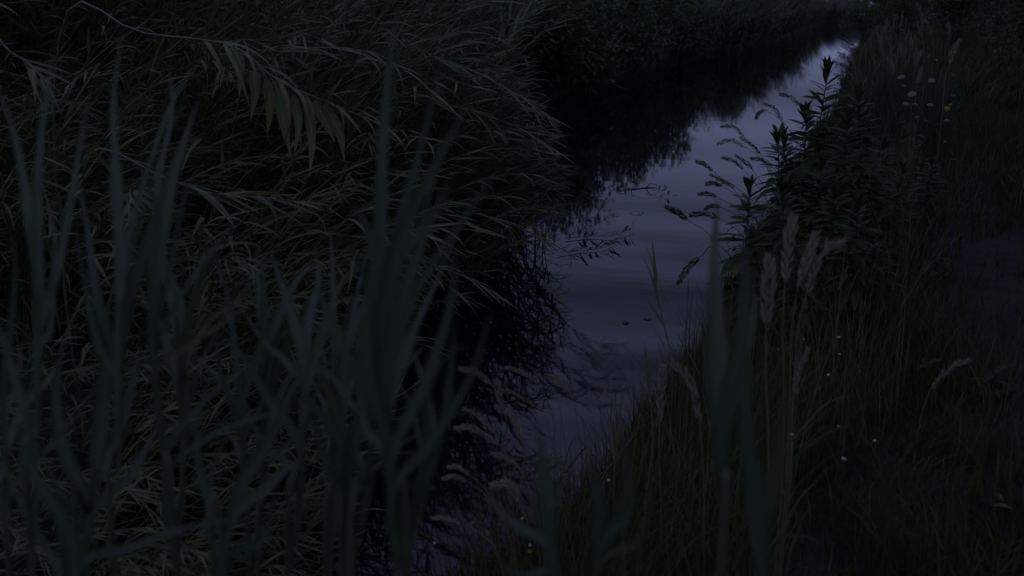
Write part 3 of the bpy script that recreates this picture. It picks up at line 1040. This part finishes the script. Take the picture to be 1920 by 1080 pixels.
G = 'dark grass heads drooping over the water'
for lab, hd, stm, d in [
        ('topmost dark grass head nodding left beside the tall leafy plant', [(1463, 177), (1482, 182), (1502, 200)], [(1530, 240), (1560, 330)], 8.2),
        ('dark grass head bowing left under the topmost one', [(1431, 194), (1452, 204), (1468, 228)], [(1492, 262), (1530, 350)], 8.0),
        ('thin forked grass tip hanging left of the bowing heads', [(1418, 222), (1424, 212), (1436, 206)], [(1470, 236), (1510, 350)], 8.0),
        ('dark grass head arching far left over bright water, upper of two', [(1353, 237), (1374, 238), (1396, 256)], [(1430, 296), (1490, 400)], 7.8),
        ('dark grass head arching far left over bright water, lower of two', [(1346, 270), (1370, 263), (1402, 278)], [(1436, 310), (1480, 410)], 7.7),
        ('dark grass head between the two pairs of arching heads', [(1389, 258), (1409, 271), (1426, 290)], [(1446, 330), (1490, 410)], 7.7),
        ('dark drooping grass head with a parallel twin to its right', [(1355, 296), (1376, 302), (1395, 318)], [(1420, 350), (1470, 430)], 7.6),
        ('right twin of the parallel drooping grass heads', [(1379, 292), (1399, 305), (1412, 320)], [(1440, 360), (1480, 430)], 7.6),
        ('dark grass head level with the small leafy plants', [(1409, 297), (1430, 300), (1450, 314)], [(1476, 350), (1500, 430)], 7.6),
        ('dark grass head reaching farthest left over the sky reflection', [(1306, 303), (1322, 309), (1338, 322)], [(1376, 356), (1440, 450)], 7.2),
        ('dark grass head just above the floating twig level', [(1333, 328), (1356, 340), (1380, 352)], [(1410, 376), (1450, 450)], 7.0),
        ('short horizontal grass head left of the small leafy plants', [(1325, 345), (1340, 344), (1356, 350)], [(1390, 376), (1440, 460)], 7.0),
        ('flat dark grass head below the short horizontal one', [(1311, 364), (1328, 364), (1345, 369)], [(1386, 396), (1440, 470)], 6.9),
        ('dark grass head curving up beside the broad blurred reed tip', [(1322, 392), (1336, 386), (1352, 388)], [(1386, 410), (1430, 480)], 6.8),
        ('thick pale grass plume pointing left over the water', [(1250, 388), (1270, 398), (1290, 414)], [(1330, 440), (1390, 520)], 5.6),
        ('slim grass head running level right of the thick pale plume', [(1295, 403), (1322, 401), (1352, 411)], [(1390, 440), (1430, 520)], 5.8),
        ('bent dark grass stalk crossing in front of the broad blurred reed', [(1272, 530), (1292, 500), (1312, 482)], [(1344, 470), (1400, 620)], 4.6)]:
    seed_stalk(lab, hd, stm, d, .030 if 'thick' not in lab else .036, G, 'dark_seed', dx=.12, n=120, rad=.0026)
G = 'pale seed heads at the near water edge'
for lab, hd, stm, d, w in [
        ('pale seed head arching left over the darkest water, topmost of the cluster', [(866, 692), (894, 699), (922, 722)], [(946, 764), (1000, 900)], 3.4, .016),
        ('thick upright pale seed head behind the topmost arching one', [(929, 716), (936, 744), (939, 778)], [(952, 810), (1010, 920)], 3.4, .017),
        ('short wavy pale seed head right of the thick upright one', [(948, 690), (968, 694), (1000, 712)], [(1030, 760), (1060, 900)], 3.5, .010),
        ('thin pale seed head sloping right in the near cluster', [(937, 731), (966, 738), (1006, 762)], [(1030, 800), (1050, 920)], 3.5, .010),
        ('slim pale seed head below the topmost arching one', [(871, 767), (896, 779), (930, 812)], [(958, 850), (1000, 950)], 3.3, .011),
        ('pale seed head pointing left in the middle of the near cluster', [(857, 803), (888, 804), (936, 834)], [(960, 870), (1000, 960)], 3.2, .014),
        ('thick pale seed head leaning on the long straight stem', [(955, 768), (968, 792), (979, 824)], [(992, 870), (1010, 960)], 3.3, .017),
        ('feathery pale seed head low in the near cluster', [(924, 851), (950, 859), (974, 877)], [(990, 910), (1010, 980)], 3.2, .012),
        ('fluffy curled brownish seed head at the water edge, lowest and widest', [(926, 912), (956, 910), (976, 940)], [(990, 980), (1010, 1030)], 3.1, .026),
        ('pale seed head over the water just below the reflected tufts', [(1034, 705), (1052, 716), (1069, 738)], [(1090, 790), (1120, 900)], 3.8, .014),
        ('single pale seed head alone over dark water near the centre', [(1018, 530), (1042, 550), (1068, 582)], [(1090, 640), (1150, 840)], 4.4, .020),
        ('pale seed head beside the lower reflected tufts', [(1096, 643), (1112, 656), (1128, 676)], [(1144, 730), (1180, 860)], 4.2, .013),
        ('tiny pale seed head over grey water right of the tufts', [(1120, 722), (1130, 728), (1144, 746)], [(1160, 790), (1180, 880)], 4.0, .009),
        ('small pale seed head far left of the cluster, upper of two', [(842, 876), (858, 876), (880, 890)], [(920, 930), (960, 1020)], 3.1, .009),
        ('small pale seed head far left of the cluster, lower of two', [(832, 897), (852, 894), (876, 902)], [(920, 940), (960, 1030)], 3.1, .010),
        ('pale seed head lying low near the bottom water patch', [(812, 972), (836, 972), (864, 982)], [(900, 1000), (940, 1060)], 2.95, .009)]:
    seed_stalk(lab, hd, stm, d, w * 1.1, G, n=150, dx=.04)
G = 'tall plumes on the near right bank'
for lab, hd, stm, d, w in [
        ('tallest soft plume right of the broad blurred reed', [(1486, 410), (1480, 450), (1472, 530)], [(1468, 620), (1470, 860)], 2.6, .028),
        ('soft plume leaning right beside the tallest one', [(1530, 440), (1516, 480), (1496, 540)], [(1484, 630), (1476, 870)], 2.6, .022),
        ('soft plume curving over to the right, outermost of three', [(1576, 456), (1540, 474), (1512, 550)], [(1494, 640), (1480, 880)], 2.6, .024),
        ('wide soft plume close beside the broad blurred reed', [(1443, 486), (1440, 540), (1436, 610)], [(1436, 700), (1440, 900)], 2.5, .036),
        ('curved brown plume left of the broad blurred reed', [(1262, 682), (1292, 712), (1312, 790)], [(1318, 860), (1320, 1000)], 2.9, .022),
        ('dim upright plume at the water edge under the small reed shoot', [(1243, 690), (1240, 730), (1236, 790)], [(1236, 860), (1240, 980)], 3.0, .022),
        ('slim pale head leaning right above the daisies', [(1516, 654), (1500, 690), (1488, 742)], [(1484, 800), (1484, 880)], 3.0, .014),
        ('lone pale head bowing over the bare path at right', [(1815, 676), (1782, 690), (1744, 730)], [(1730, 770), (1720, 820)], 3.6, .018)]:
    seed_stalk(lab, hd, stm, d, w, G, n=120, dx=0.0)

# ---- leafy upright plants
LANCE = lambda t: max(.03, math.sin(math.pi * min(1, .06 + t * .94)) ** .8)
FORB_LEAF = [make_leaf_mesh('leaf', dr, .25, M['forb_leaf'], seg=4, curl=c, prof=LANCE) for dr, c in [(.2, .1), (.7, -.1), (1.2, .1)]]
FORBS = []
for k in range(3):
    rq = random.Random(300 + k)
    H_ = 1.0
    pts = [Vector((.03 * math.sin(t * 3 + k), .02 * math.sin(t * 4), t * H_)) for t in np.linspace(0, 1, 10)]
    b = MB(); tube(b, pts, .005, .002, 5)
    stem = b.mesh('stem', M['forb_stem'])
    sp = []
    n = 92
    for i in range(n):
        t = .12 + .88 * (i / n) ** .62
        f = min(t, .999) * 9
        p = pts[int(f)].lerp(pts[int(f) + 1], f - int(f))
        az = i * 2.4 + rq.gauss(0, .3)
        up = -.15 + 1.5 * max(0, t - .45) ** 1.3 + (1.4 if t > .93 else 0) + rq.gauss(0, .12)
        L_ = (.18 * math.sin(math.pi * min(.5, .16 + .74 * t)) * (1 if t < .6 else 1 - .62 * (t - .6) / .4)) * rq.uniform(.8, 1.15)
        sp.append((0 if t > .8 else rq.choice([0, 1, 1, 2]), frame(p, Vector((math.cos(az), math.sin(az), up)), L_, rq.gauss(0, .3))))
    FORBS.append((stem, sp))


def forb(px, py, d, k, label, dx=0.0, group='leafy plants on the right bank'):
    top = P(px, py, d)
    base = below(top, dx)
    e = empty('leafy_plant', base, label, 'plant', group)
    v = top - base
    s_ = v.length
    e.rotation_euler = (Vector((0, 0, 1)).rotation_difference(v.normalized()) @ Matrix.Rotation(px * 1.7, 3, 'Z').to_quaternion()).to_euler()
    wd = (.86 + .28 * ((px * 37) % 100) / 100) * min(1.0, .55 + s_ * .45) / s_ if s_ < 1 else (.95 + .3 * ((px * 37) % 100) / 100) / s_ ** .4
    e.scale = (s_ * wd, s_ * wd, s_)
    st, sp = FORBS[k % 3]
    obj('stem', st, e)
    for vi, mx in sp:
        o = obj('leaf', FORB_LEAF[vi], e)
        o.matrix_basis = mx
    return e


for i, (x, y, d, dx, lab) in enumerate([
        (1550, 126, 5.9, .04, 'tallest leafy plant, its dark pointed top against bright water'),
        (1618, 168, 6.0, .02, 'leafy plant right of the tallest, nearly as high'),
        (1590, 215, 5.6, .05, 'leafy plant squeezed between the two tallest ones'),
        (1505, 205, 6.1, .10, 'slim leafy plant left of the tallest'),
        (1478, 250, 5.7, .12, 'leafy plant with narrow leaves reaching left over water'),
        (1450, 250, 6.2, .18, 'small topped leafy plant alone against the bright water'),
        (1402, 345, 5.2, .10, 'low leafy plant farthest left, beside the broad blurred reed'),
        (1470, 345, 5.0, .06, 'low leafy plant with a dense tuft, right of the farthest left one'),
        (1528, 300, 5.4, .05, 'leafy plant below the tallest, filling the dark bank'),
        (1560, 345, 5.0, .02, 'bushy leafy plant at the foot of the tallest'),
        (1612, 370, 4.6, .02, 'leafy plant with drooping lower leaves on a bare stem'),
        (1650, 265, 6.4, .0, 'leafy plant under the white flower heads'),
        (1690, 310, 5.8, .0, 'leafy plant at the right end of the leafy row'),
        (1500, 440, 4.6, .02, 'low leafy plant just behind the soft plumes'),
        (1640, 440, 4.8, .0, 'low dark leafy plant at the right foot of the row'),
        (1745, 300, 7.0, .0, 'low leafy plant right of the white flowers by the path')]):
    forb(x, y, d, i, lab, dx)


# ---- reed shoots at the water edge
def shoot(label, stem, leaves, d, mat='reed_leaf'):
    sp = [P(x, y, d) for x, y in stem]
    base = sp[0].copy()
    base.z = min(base.z, max(gz(base.x, base.y), -.2)) - .01
    e = empty('reed_shoot', base, label, 'reed', 'reed shoots at the water edge')
    b = MB(); tube(b, [q - base for q in spline([base] + sp, 12)], .0035, .002, 5, 3); b.build('stem', M['culm'], e)
    rq = random.Random(label)
    for pix, w in leaves:
        b = MB()
        face = (CAM_R @ Vector((rq.uniform(-.8, .8), .3, 1))).normalized()
        blade(b, spline([P(x, y, d) - base for x, y in pix], 8), w, face, .25, rq.uniform(-.5, .5))
        b.build('leaf', M[mat], e)


shoot('dark spiky reed shoot rising from the water left of the blurred reed', [(1262, 690), (1252, 640), (1238, 580), (1230, 530)],
      [([(1230, 540), (1228, 500), (1222, 445)], .016), ([(1236, 575), (1222, 520), (1205, 480)], .010), ([(1240, 590), (1224, 500), (1212, 460)], .008),
       ([(1238, 580), (1245, 560), (1236, 520)], .008), ([(1244, 610), (1225, 580), (1210, 560)], .009)], 4.0)
shoot('slim reed shoot lower down at the near water edge', [(1224, 860), (1222, 780), (1216, 720)],
      [([(1216, 730), (1212, 680), (1208, 640)], .014), ([(1218, 745), (1222, 690), (1230, 670)], .010), ([(1220, 770), (1205, 730), (1196, 700)], .009)], 3.7)
shoot('dim broad shoot in front of the water near bottom centre', [(1150, 960), (1152, 900), (1154, 840)],
      [([(1154, 850), (1160, 790), (1168, 728)], .014), ([(1153, 870), (1145, 810), (1140, 770)], .012)], 3.2)

# ---- dry grass patch along the far right water edge
rr = random.Random(33)
for i in range(84):
    x = rr.gauss(1672, 42)
    y = rr.uniform(18, 120) + abs(x - 1690) * .45
    d = rr.uniform(12.5, 16.5)
    dx_ = rr.gauss(0, 8)
    L_ = rr.uniform(20, 34)
    e = seed_stalk(('tall' if y < 50 else 'middling' if y < 85 else 'low') + ' thin dry stalk ' + ('at the water side' if x < 1635 else 'in the left half' if x < 1665 else 'in the middle' if x < 1695 else 'in the right half' if x < 1725 else 'at the path side') + ' of the brown grass patch', [(x + dx_, y), (x + dx_ * .5, y + L_ * .5), (x, y + L_)], [(x - dx_ * .2, y + L_ * 2.2)], d, .03,
                   'dry stalks by the channel end', dx=rr.uniform(-.05, .05), rad=.0035, name='dry_stalk', n=36, leaves=2)
for lab, hd, stm, d in [
        ('pale plume bending right above the white flowers', [(1800, 74), (1789, 92), (1780, 120)], [(1772, 150), (1766, 220)], 9.0),
        ('pale plume standing highest behind the dry stalks', [(1719, 8), (1726, 22), (1730, 48)], [(1732, 90), (1736, 180)], 12.0),
        ('straight pale plume right of the highest one', [(1778, 44), (1779, 56), (1780, 76)], [(1780, 110), (1778, 180)], 11.5),
        ('short dry plume in front of the dry stalks', [(1727, 96), (1722, 108), (1716, 124)], [(1712, 150), (1708, 220)], 10.0),
        ('second short dry plume just above the white flowers', [(1728, 128), (1724, 142), (1719, 158)], [(1716, 190), (1714, 240)], 9.5)]:
    seed_stalk(lab, hd, stm, d, .05, 'pale plumes on the upper right bank', n=90, dx=0, rad=.003)
for i in range(14):                                       # dark fine stalks crossing the far end of the water
    y = 72 + i * 8.5 + rr.uniform(-3, 3)
    x = 1604 - i * 1.2 + rr.uniform(-8, 6)
    seed_stalk('fine dark stalk bowing left across the far end of the water', [(x - 22, y - 8), (x - 8, y - 2), (x + 4, y + 12)], [(x + 16, y + 40), (x + 24, y + 110)], rr.uniform(9, 11), .032,
               'fine stalks at the far water end', 'dark_seed', dx=.05, n=60, leaves=1, rad=.003)


# ---- flowers
def umbel(px, py, d, r, label, tilt=.3, mat='umbel', n=70):
    top = P(px, py, d)
    base = below(top, .02)
    e = empty('white_umbel' if mat == 'umbel' else 'yellow_flower', base, label, 'flower', 'umbels on the upper right bank')
    rq = random.Random(label)
    b = MB(); tube(b, [q - base for q in spline([base, base.lerp(top, .5) + Vector((.03, 0, 0)), top], 8)], .003, .002, 4); b.build('stem', M['forb_stem'], e)
    b = MB()
    nrm = Vector((rq.uniform(-tilt, tilt), -.35 + rq.uniform(-tilt, tilt), 1)).normalized()
    a = nrm.cross(Vector((1, 0, 0))).normalized(); c = nrm.cross(a)
    o0 = top - base
    for i in range(n):
        rr_ = r * math.sqrt((i + .5) / n); an = i * 2.4
        p = o0 + (a * math.cos(an) + c * math.sin(an)) * rr_ + nrm * (.25 * r * (1 - (rr_ / r) ** 2) + rq.uniform(-.003, .003))
        q = r * .15
        f1 = (a * math.cos(an * 1.7) + c * math.sin(an * 1.7)) * q
        f2 = f1.cross(nrm)
        b.add([p + f1 + nrm * q * .4, p + f2, p - f1 + nrm * q * .3, p - f2], [[0, 1, 2, 3]])
        if i % 5 == 0:
            tube(b, [o0 - nrm * r * .7, p - nrm * .002], .0009, .0007, 3)
    b.build('flower_head', M[mat], e, smooth=False)
    for k in range(3):
        p = (top - base) * (.25 + .2 * k)
        o = obj('leaf', FORB_LEAF[k], e); o.matrix_basis = frame(p, Vector((rq.gauss(0, 1), rq.gauss(0, 1), .5)), .12)


for x, y, d, r, lab in [
        (1690, 145, 8.5, .032, 'white flat flower head farthest left of the upper group'), (1694, 161, 8.5, .016, 'small white flower head under the farthest left one'),
        (1747, 151, 8.3, .030, 'tilted white flower head right of the upper group'), (1710, 177, 8.2, .034, 'widest white flower head in the middle of the group'),
        (1699, 195, 8.0, .028, 'dim white flower head below the widest, left of a pair'), (1715, 196, 8.0, .028, 'dim white flower head below the widest, right of a pair'),
        (1744, 197, 8.0, .024, 'ragged white flower head beside the yellow flowers'), (1719, 220, 7.8, .018, 'lowest small white flower head of the group'),
        (1787, 179, 8.0, .020, 'white flower head right of the yellow flowers'), (1787, 141, 8.6, .014, 'narrow white flower head under the bending plume'),
        (1756, 113, 9.0, .014, 'small white flower head highest in the group'), (1775, 226, 7.6, .022, 'bluish white flower head below the yellow flowers')]:
    umbel(x, y, d, r, lab)
for x, y, d, r, lab in [(1776, 203, 7.9, .022, 'yellow flower left of a pair among the white heads'), (1781, 196, 7.9, .018, 'yellow flower right of a pair among the white heads')]:
    umbel(x, y, d, r, lab, mat='yellow_petal', n=34)


def daisy(px, py, r, label, hgt=.32, mat='white_petal', cat='flower'):
    r_ = ray(px, py)
    d = 2.0
    while d < 9 and (EYE + r_ * d).z > max(gz((EYE + r_ * d).x, (EYE + r_ * d).y), 0) + hgt:
        d += .02
    top = P(px, py, d)
    base = below(top, .0, .0)
    e = empty('daisy' if mat == 'white_petal' else 'yellow_flower', base, label, cat, 'small white flowers in the grass' if mat == 'white_petal' else 'small yellow flowers at the water edge')
    rq = random.Random(label)
    o0 = top - base
    b = MB(); tube(b, spline([Vector((0, 0, 0)), o0 * .5 + Vector((.015, 0, 0)), o0], 7), .0012, .0009, 4); b.build('stem', M['grass'], e)
    nrm = Vector((rq.uniform(-.4, .4), rq.uniform(-.7, 0), 1)).normalized()
    a = nrm.cross(Vector((1, 0, 0))).normalized(); c = nrm.cross(a)
    b = MB()
    ring = [o0 + (a * math.cos(k * 1.047) + c * math.sin(k * 1.047)) * r * .26 + nrm * r * .06 for k in range(6)]
    b.add(ring + [o0 + nrm * r * .2], [[k, (k + 1) % 6, 6] for k in range(6)])
    fh = b.build('flower_head', M['yellow_petal'], e)
    for i in range(11 if mat == 'white_petal' else 7):
        an = i * 6.283 / (11 if mat == 'white_petal' else 7) + rq.uniform(-.1, .1)
        u = a * math.cos(an) + c * math.sin(an); v = nrm.cross(u)
        b = MB()
        b.add([o0 + u * r * .2, o0 + u * r * .7 + v * r * .2 + nrm * r * .1, o0 + u * r + nrm * r * .05, o0 + u * r * .7 - v * r * .2 + nrm * r * .1], [[0, 1, 2, 3]])
        b.build('petal', M[mat], fh, smooth=False)


for x, y, r, lab in [
        (1490, 557, .010, 'small white flower high between the soft plumes'), (1333, 586, .008, 'small white flower left of the broad blurred reed'),
        (1437, 625, .009, 'small white flower just right of the broad blurred reed'), (1507, 636, .009, 'round white flower under the soft plumes'),
        (1573, 632, .011, 'brightest white flower right of the plume stems'), (1574, 664, .008, 'small white flower directly under the brightest one'),
        (1459, 655, .009, 'dim white flower below the wide soft plume'), (1553, 703, .008, 'faint white flower in the shaded grass below the brightest one'),
        (1484, 814, .008, 'white flower low beside the shorter blurred reed'), (1573, 800, .010, 'white flower alone in the lower right grass, upper of two'),
        (1582, 860, .010, 'white flower alone in the lower right grass, lower of two'), (1640, 826, .007, 'faint white flower farthest right in the grass'),
        (1142, 900, .009, 'white flower by the water between two low blurred reeds'), (1031, 985, .007, 'tiny white flower beside the low blurred blade'),
        (815, 1018, .008, 'white flower at the bottom beside the water patch'), (994, 1022, .007, 'tiny pale flower at the bottom centre grass'),
        (1408, 660, .007, 'tiny white flower behind the broad blurred reed'), (1290, 640, .007, 'tiny white flower over the water edge grass')]:
    daisy(x, y, r * .68, lab)
for x, y, r, lab in [(887, 980, .009, 'yellow flower on a stiff stem at the bottom water edge'), (937, 984, .007, 'pale yellow flower right of the stiff stemmed one'),
                     (980, 972, .008, 'dull yellow flower beside the low blurred blade'), (993, 1034, .008, 'yellow flower lowest at the bottom centre')]:
    daisy(x, y, r, lab, .25, 'yellow_petal')

# ---- floating twigs and drowned sprigs
W = lambda x, y: on_ground(x, y, .004)


def twig(label, pix, rad, side):
    pts = [W(*q) for q in pix]
    base = pts[0]
    e = empty('floating_twig', base, label, 'twig', 'twigs floating on the channel')
    rq = random.Random(label)
    main = [q - base for q in spline(pts, 20)]
    b = MB(); tube(b, main, rad, rad * .5, 5, 4); b.build('stem', M['wood'], e)
    for k in range(side):
        i = rq.randrange(2, 16)
        p = main[i]
        a = Vector((rq.uniform(-.5, .8), rq.uniform(-1, 1) * .8, rq.uniform(.1, .6)))
        L_ = rq.uniform(.08, .28)
        b = MB(); tube(b, spline([p, p + a * L_ * .6 + Vector((0, 0, .02)), p + a * L_ + Vector((.04, 0, -.03))], 6), rad * .55, rad * .25, 4); b.build('side_twig', M['wood'], e)
        if rq.random() < .7:
            o = obj('leaf', FORB_LEAF[2], e); o.matrix_basis = frame(p + a * L_ * .7, Vector((rq.uniform(-1, 1), rq.uniform(-1, 1), .3)), .09)


twig('dark twig with curled side shoots floating across the channel', [(1092, 364), (1130, 358), (1180, 356), (1215, 352), (1250, 354), (1290, 353)], .011, 11)
twig('thin straight twig floating nearer than the curled one', [(1110, 408), (1160, 403), (1210, 405), (1262, 406), (1310, 408)], .006, 2)
twig('short twig floating by the right bank grasses', [(1230, 370), (1250, 367), (1270, 366)], .004, 2)


def sprig(label, pix, n, seed):
    pts = [W(*q) + Vector((0, 0, .03)) for q in pix]
    base = pts[0]
    e = empty('water_sprig', base, label, 'water plant', 'leafy sprigs lying out over the water')
    rq = random.Random(seed)
    main = [q - base for q in spline(pts, 14)]
    b = MB(); tube(b, main, .005, .002, 4); b.build('stem', M['culm'], e)
    for k in range(n):
        i = 2 + int(k / n * 11)
        o = obj('leaf', FORB_LEAF[k % 3], e)
        o.matrix_basis = frame(main[i], Vector((rq.uniform(.2, 1.0), rq.uniform(-.5, .5), rq.uniform(.2, 1.0))), rq.uniform(.09, .16))


sprig('leafy sprig lying out over open water, farthest from the viewer', [(1060, 452), (1110, 448), (1150, 446), (1190, 432)], 16, 1)
sprig('shorter leafy sprig below the farthest one', [(1050, 478), (1090, 476), (1130, 470), (1150, 462)], 13, 2)

# ---- dead leaves on the lower right grass
for i, (x, y, lab) in enumerate([(1858, 948, 'pale dead leaf lying in the grass at lower right'), (1880, 940, 'curled pale dead leaf right of the other'), (1775, 592, 'pale dead leaf at the edge of the bare path')]):
    p = on_ground(x, y, .03)
    o = obj('dead_leaf', make_leaf_mesh('dead_leaf', .9, .35, M['litter'], seg=5, prof=LANCE))
    o.matrix_world = frame(p, Vector((math.cos(i * 2), math.sin(i * 2), .3)), .07)
    tag(o, lab, 'dead leaf', 'dead leaves on the right bank')


# ------------------------------------------------------------------ grass
def grass_patch(name, label, n, fx, hmin, hmax, w, mat, lean=.45, seg=3):
    """n ribbons rooted at the points fx(n) gives"""
    x, y = fx(n)
    n = len(x)
    z = ground_z(x, y) - .01
    h = RNG.uniform(hmin, hmax, n) * RNG.uniform(.6, 1.0, n)
    cx_, cy_ = np.floor(x * 3.3 + .6 * np.sin(y * 2.1)), np.floor(y * 3.3 + .6 * np.sin(x * 2.7))
    hs = np.abs(np.modf(np.sin(cx_ * 12.9898 + cy_ * 78.233) * 43758.5453)[0])
    h = h * (.5 + .95 * hs)
    az = np.modf(hs * 7.13)[0] * 2 * np.pi + RNG.normal(0, 1.1, n)
    ln = np.abs(RNG.normal(lean, .3, n))
    fa = az + np.pi / 2 + RNG.normal(0, .5, n)
    V = np.zeros((n, 2 * seg + 1, 3))
    for k in range(seg + 1):
        t = k / seg
        off = h * ln * t ** 1.9
        cx, cy = x + np.cos(az) * off, y + np.sin(az) * off
        cz = z + h * t * (1 - .25 * ln * t)
        if k == seg:
            V[:, 2 * seg] = np.stack([cx, cy, cz], -1)
        else:
            ww = w * (1 - .75 * t) * .5
            V[:, 2 * k] = np.stack([cx - np.cos(fa) * ww, cy - np.sin(fa) * ww, cz], -1)
            V[:, 2 * k + 1] = np.stack([cx + np.cos(fa) * ww, cy + np.sin(fa) * ww, cz], -1)
    m_ = 2 * seg + 1
    base = (np.arange(n) * m_)[:, None]
    quads = np.concatenate([base + np.array([[2 * k, 2 * k + 1, 2 * k + 3, 2 * k + 2]]) for k in range(seg - 1)])
    tris = base + np.array([[2 * seg - 2, 2 * seg - 1, 2 * seg]])
    me = bpy.data.meshes.new(name)
    nl = quads.size + tris.size
    me.vertices.add(n * m_); me.vertices.foreach_set('co', V.astype(np.float32).ravel())
    me.loops.add(nl); me.loops.foreach_set('vertex_index', np.concatenate([quads.ravel(), tris.ravel()]).astype(np.int32))
    me.polygons.add(len(quads) + len(tris))
    st = np.concatenate([np.arange(len(quads)) * 4, quads.size + np.arange(len(tris)) * 3]).astype(np.int32)
    me.polygons.foreach_set('loop_start', st)
    me.materials.append(mat)
    me.update(calc_edges=True)
    return tag(obj(name, me), label, 'grass', kind='stuff')


def bank(y0, y1, xmax, path_keep=.12, power=1.0):
    def f(n):
        y = y0 + (y1 - y0) * RNG.random(n) ** power
        x = shore_r(y) - .05 + (xmax + 1.2) * RNG.random(n)
        cx = .95 + .15 * np.sin(y * .5)
        on = (np.abs(x - cx) < .42 + .12 * np.sin(y * 1.1 + 2) + RNG.normal(0, .12, n)) & (y > 3.6)
        keep = ~on | (RNG.random(n) < np.where(y < 7.5, path_keep, .55))
        return x[keep], y[keep]
    return f


grass_patch('grass', 'short dark grass covering the right bank near the viewer', 46000, bank(1.6, 6.5, 2.0), .08, .30, .006, M['grass'])
grass_patch('tall_grass', 'taller tangled grass along the near right water edge', 9000, lambda n: (lambda y: (shore_r(y) + .02 + RNG.random(n) ** 1.2 * 1.2, y))(RNG.uniform(2.0, 9, n)), .2, .7, .005, M['grass'], .35, 4)
grass_patch('meadow_grass', 'dark grass covering the middle of the right bank', 42000, bank(6, 18, 4.5), .15, .45, .011, M['grass'])
grass_patch('far_grass', 'dim grass on the far right bank and embankment', 36000, bank(16, 70, 8.0, power=1.5), .2, .6, .03, M['grass'])
grass_patch('straw', 'thin dry straws standing in the right bank grass', 3200, lambda n: (lambda y: (shore_r(y) + RNG.random(n) * 1.3, y))(RNG.uniform(2.6, 12, n)), .35, .85, .003, M['dry_stalk'], .3, 4)
grass_patch('left_bank_grass', 'dim grass at the foot of the left bank reeds', 16000, lambda n: (lambda y: (shore_l(y) - RNG.random(n) * 2.5 + .08, y))(RNG.uniform(11, 60, n)), .2, .7, .02, M['far_leaf'], .5)
grass_patch('edge_stems', 'fine dark stems leaning out over the water beside the leafy plants', 420, lambda n: (lambda y: (shore_r(y) + .02 + RNG.random(n) * .5, y))(RNG.uniform(5.5, 10, n)), .35, .85, .005, M['forb_stem'], .7, 4)
grass_patch('dry_grass', 'brown dry grass behind the leafy plants on the right bank', 3200, lambda n: (lambda y: (-.15 + RNG.random(n) * 1.0, y))(RNG.uniform(11, 17, n)), .5, 1.25, .010, M['dry_patch'], .22, 4)

# ---- low broad-leaved weeds in the grass and leaves floating on the water
WEED_LEAF = [make_leaf_mesh('leaf', dr, .34, M['weed_leaf'], seg=5, prof=LANCE) for dr in (.5, 1.0, 1.4)]
rr = random.Random(88)
for i in range(22):
    y = rr.uniform(4.2, 9.5)
    x = float(shore_r(y)) + rr.uniform(.1, 2.6)
    if abs(x - .95) < .35 and y > 3.6: x -= .7
    e = empty('broad_leaf_weed', (x, y, gz(x, y) - .01), 'low broad-leaved weed growing in the right bank grass', 'weed', 'weeds in the right bank grass')
    for k in range(9):
        o = obj('leaf', WEED_LEAF[k % 3], e)
        a = k * 2.4
        o.matrix_basis = frame(Vector((0, 0, .02 + .012 * k)), Vector((math.cos(a), math.sin(a), rr.uniform(.4, 1.3))), rr.uniform(.05, .11), rr.gauss(0, .3))
for x, y, lab in [(1176, 603, 'small dark leaf floating alone left of the reed shoot'), (1222, 625, 'largest dark leaf floating beside the reed shoot'), (1258, 605, 'small dark leaf floating right of the reed shoot'),
                  (1276, 618, 'dark leaf floating near the blurred reed'), (1205, 598, 'tiny dark leaf floating above the largest one'), (1290, 606, 'curled dark leaf floating at the bank grass')]:
    o = obj('floating_leaf', make_leaf_mesh('floating_leaf', .15, .6, M['forb_leaf'], seg=5, prof=LANCE))
    o.matrix_world = frame(on_ground(x, y, .006), Vector((rr.uniform(-1, 1), rr.uniform(-1, 1), .05)), .075)
    tag(o, lab, 'leaf', 'leaves floating on the water')
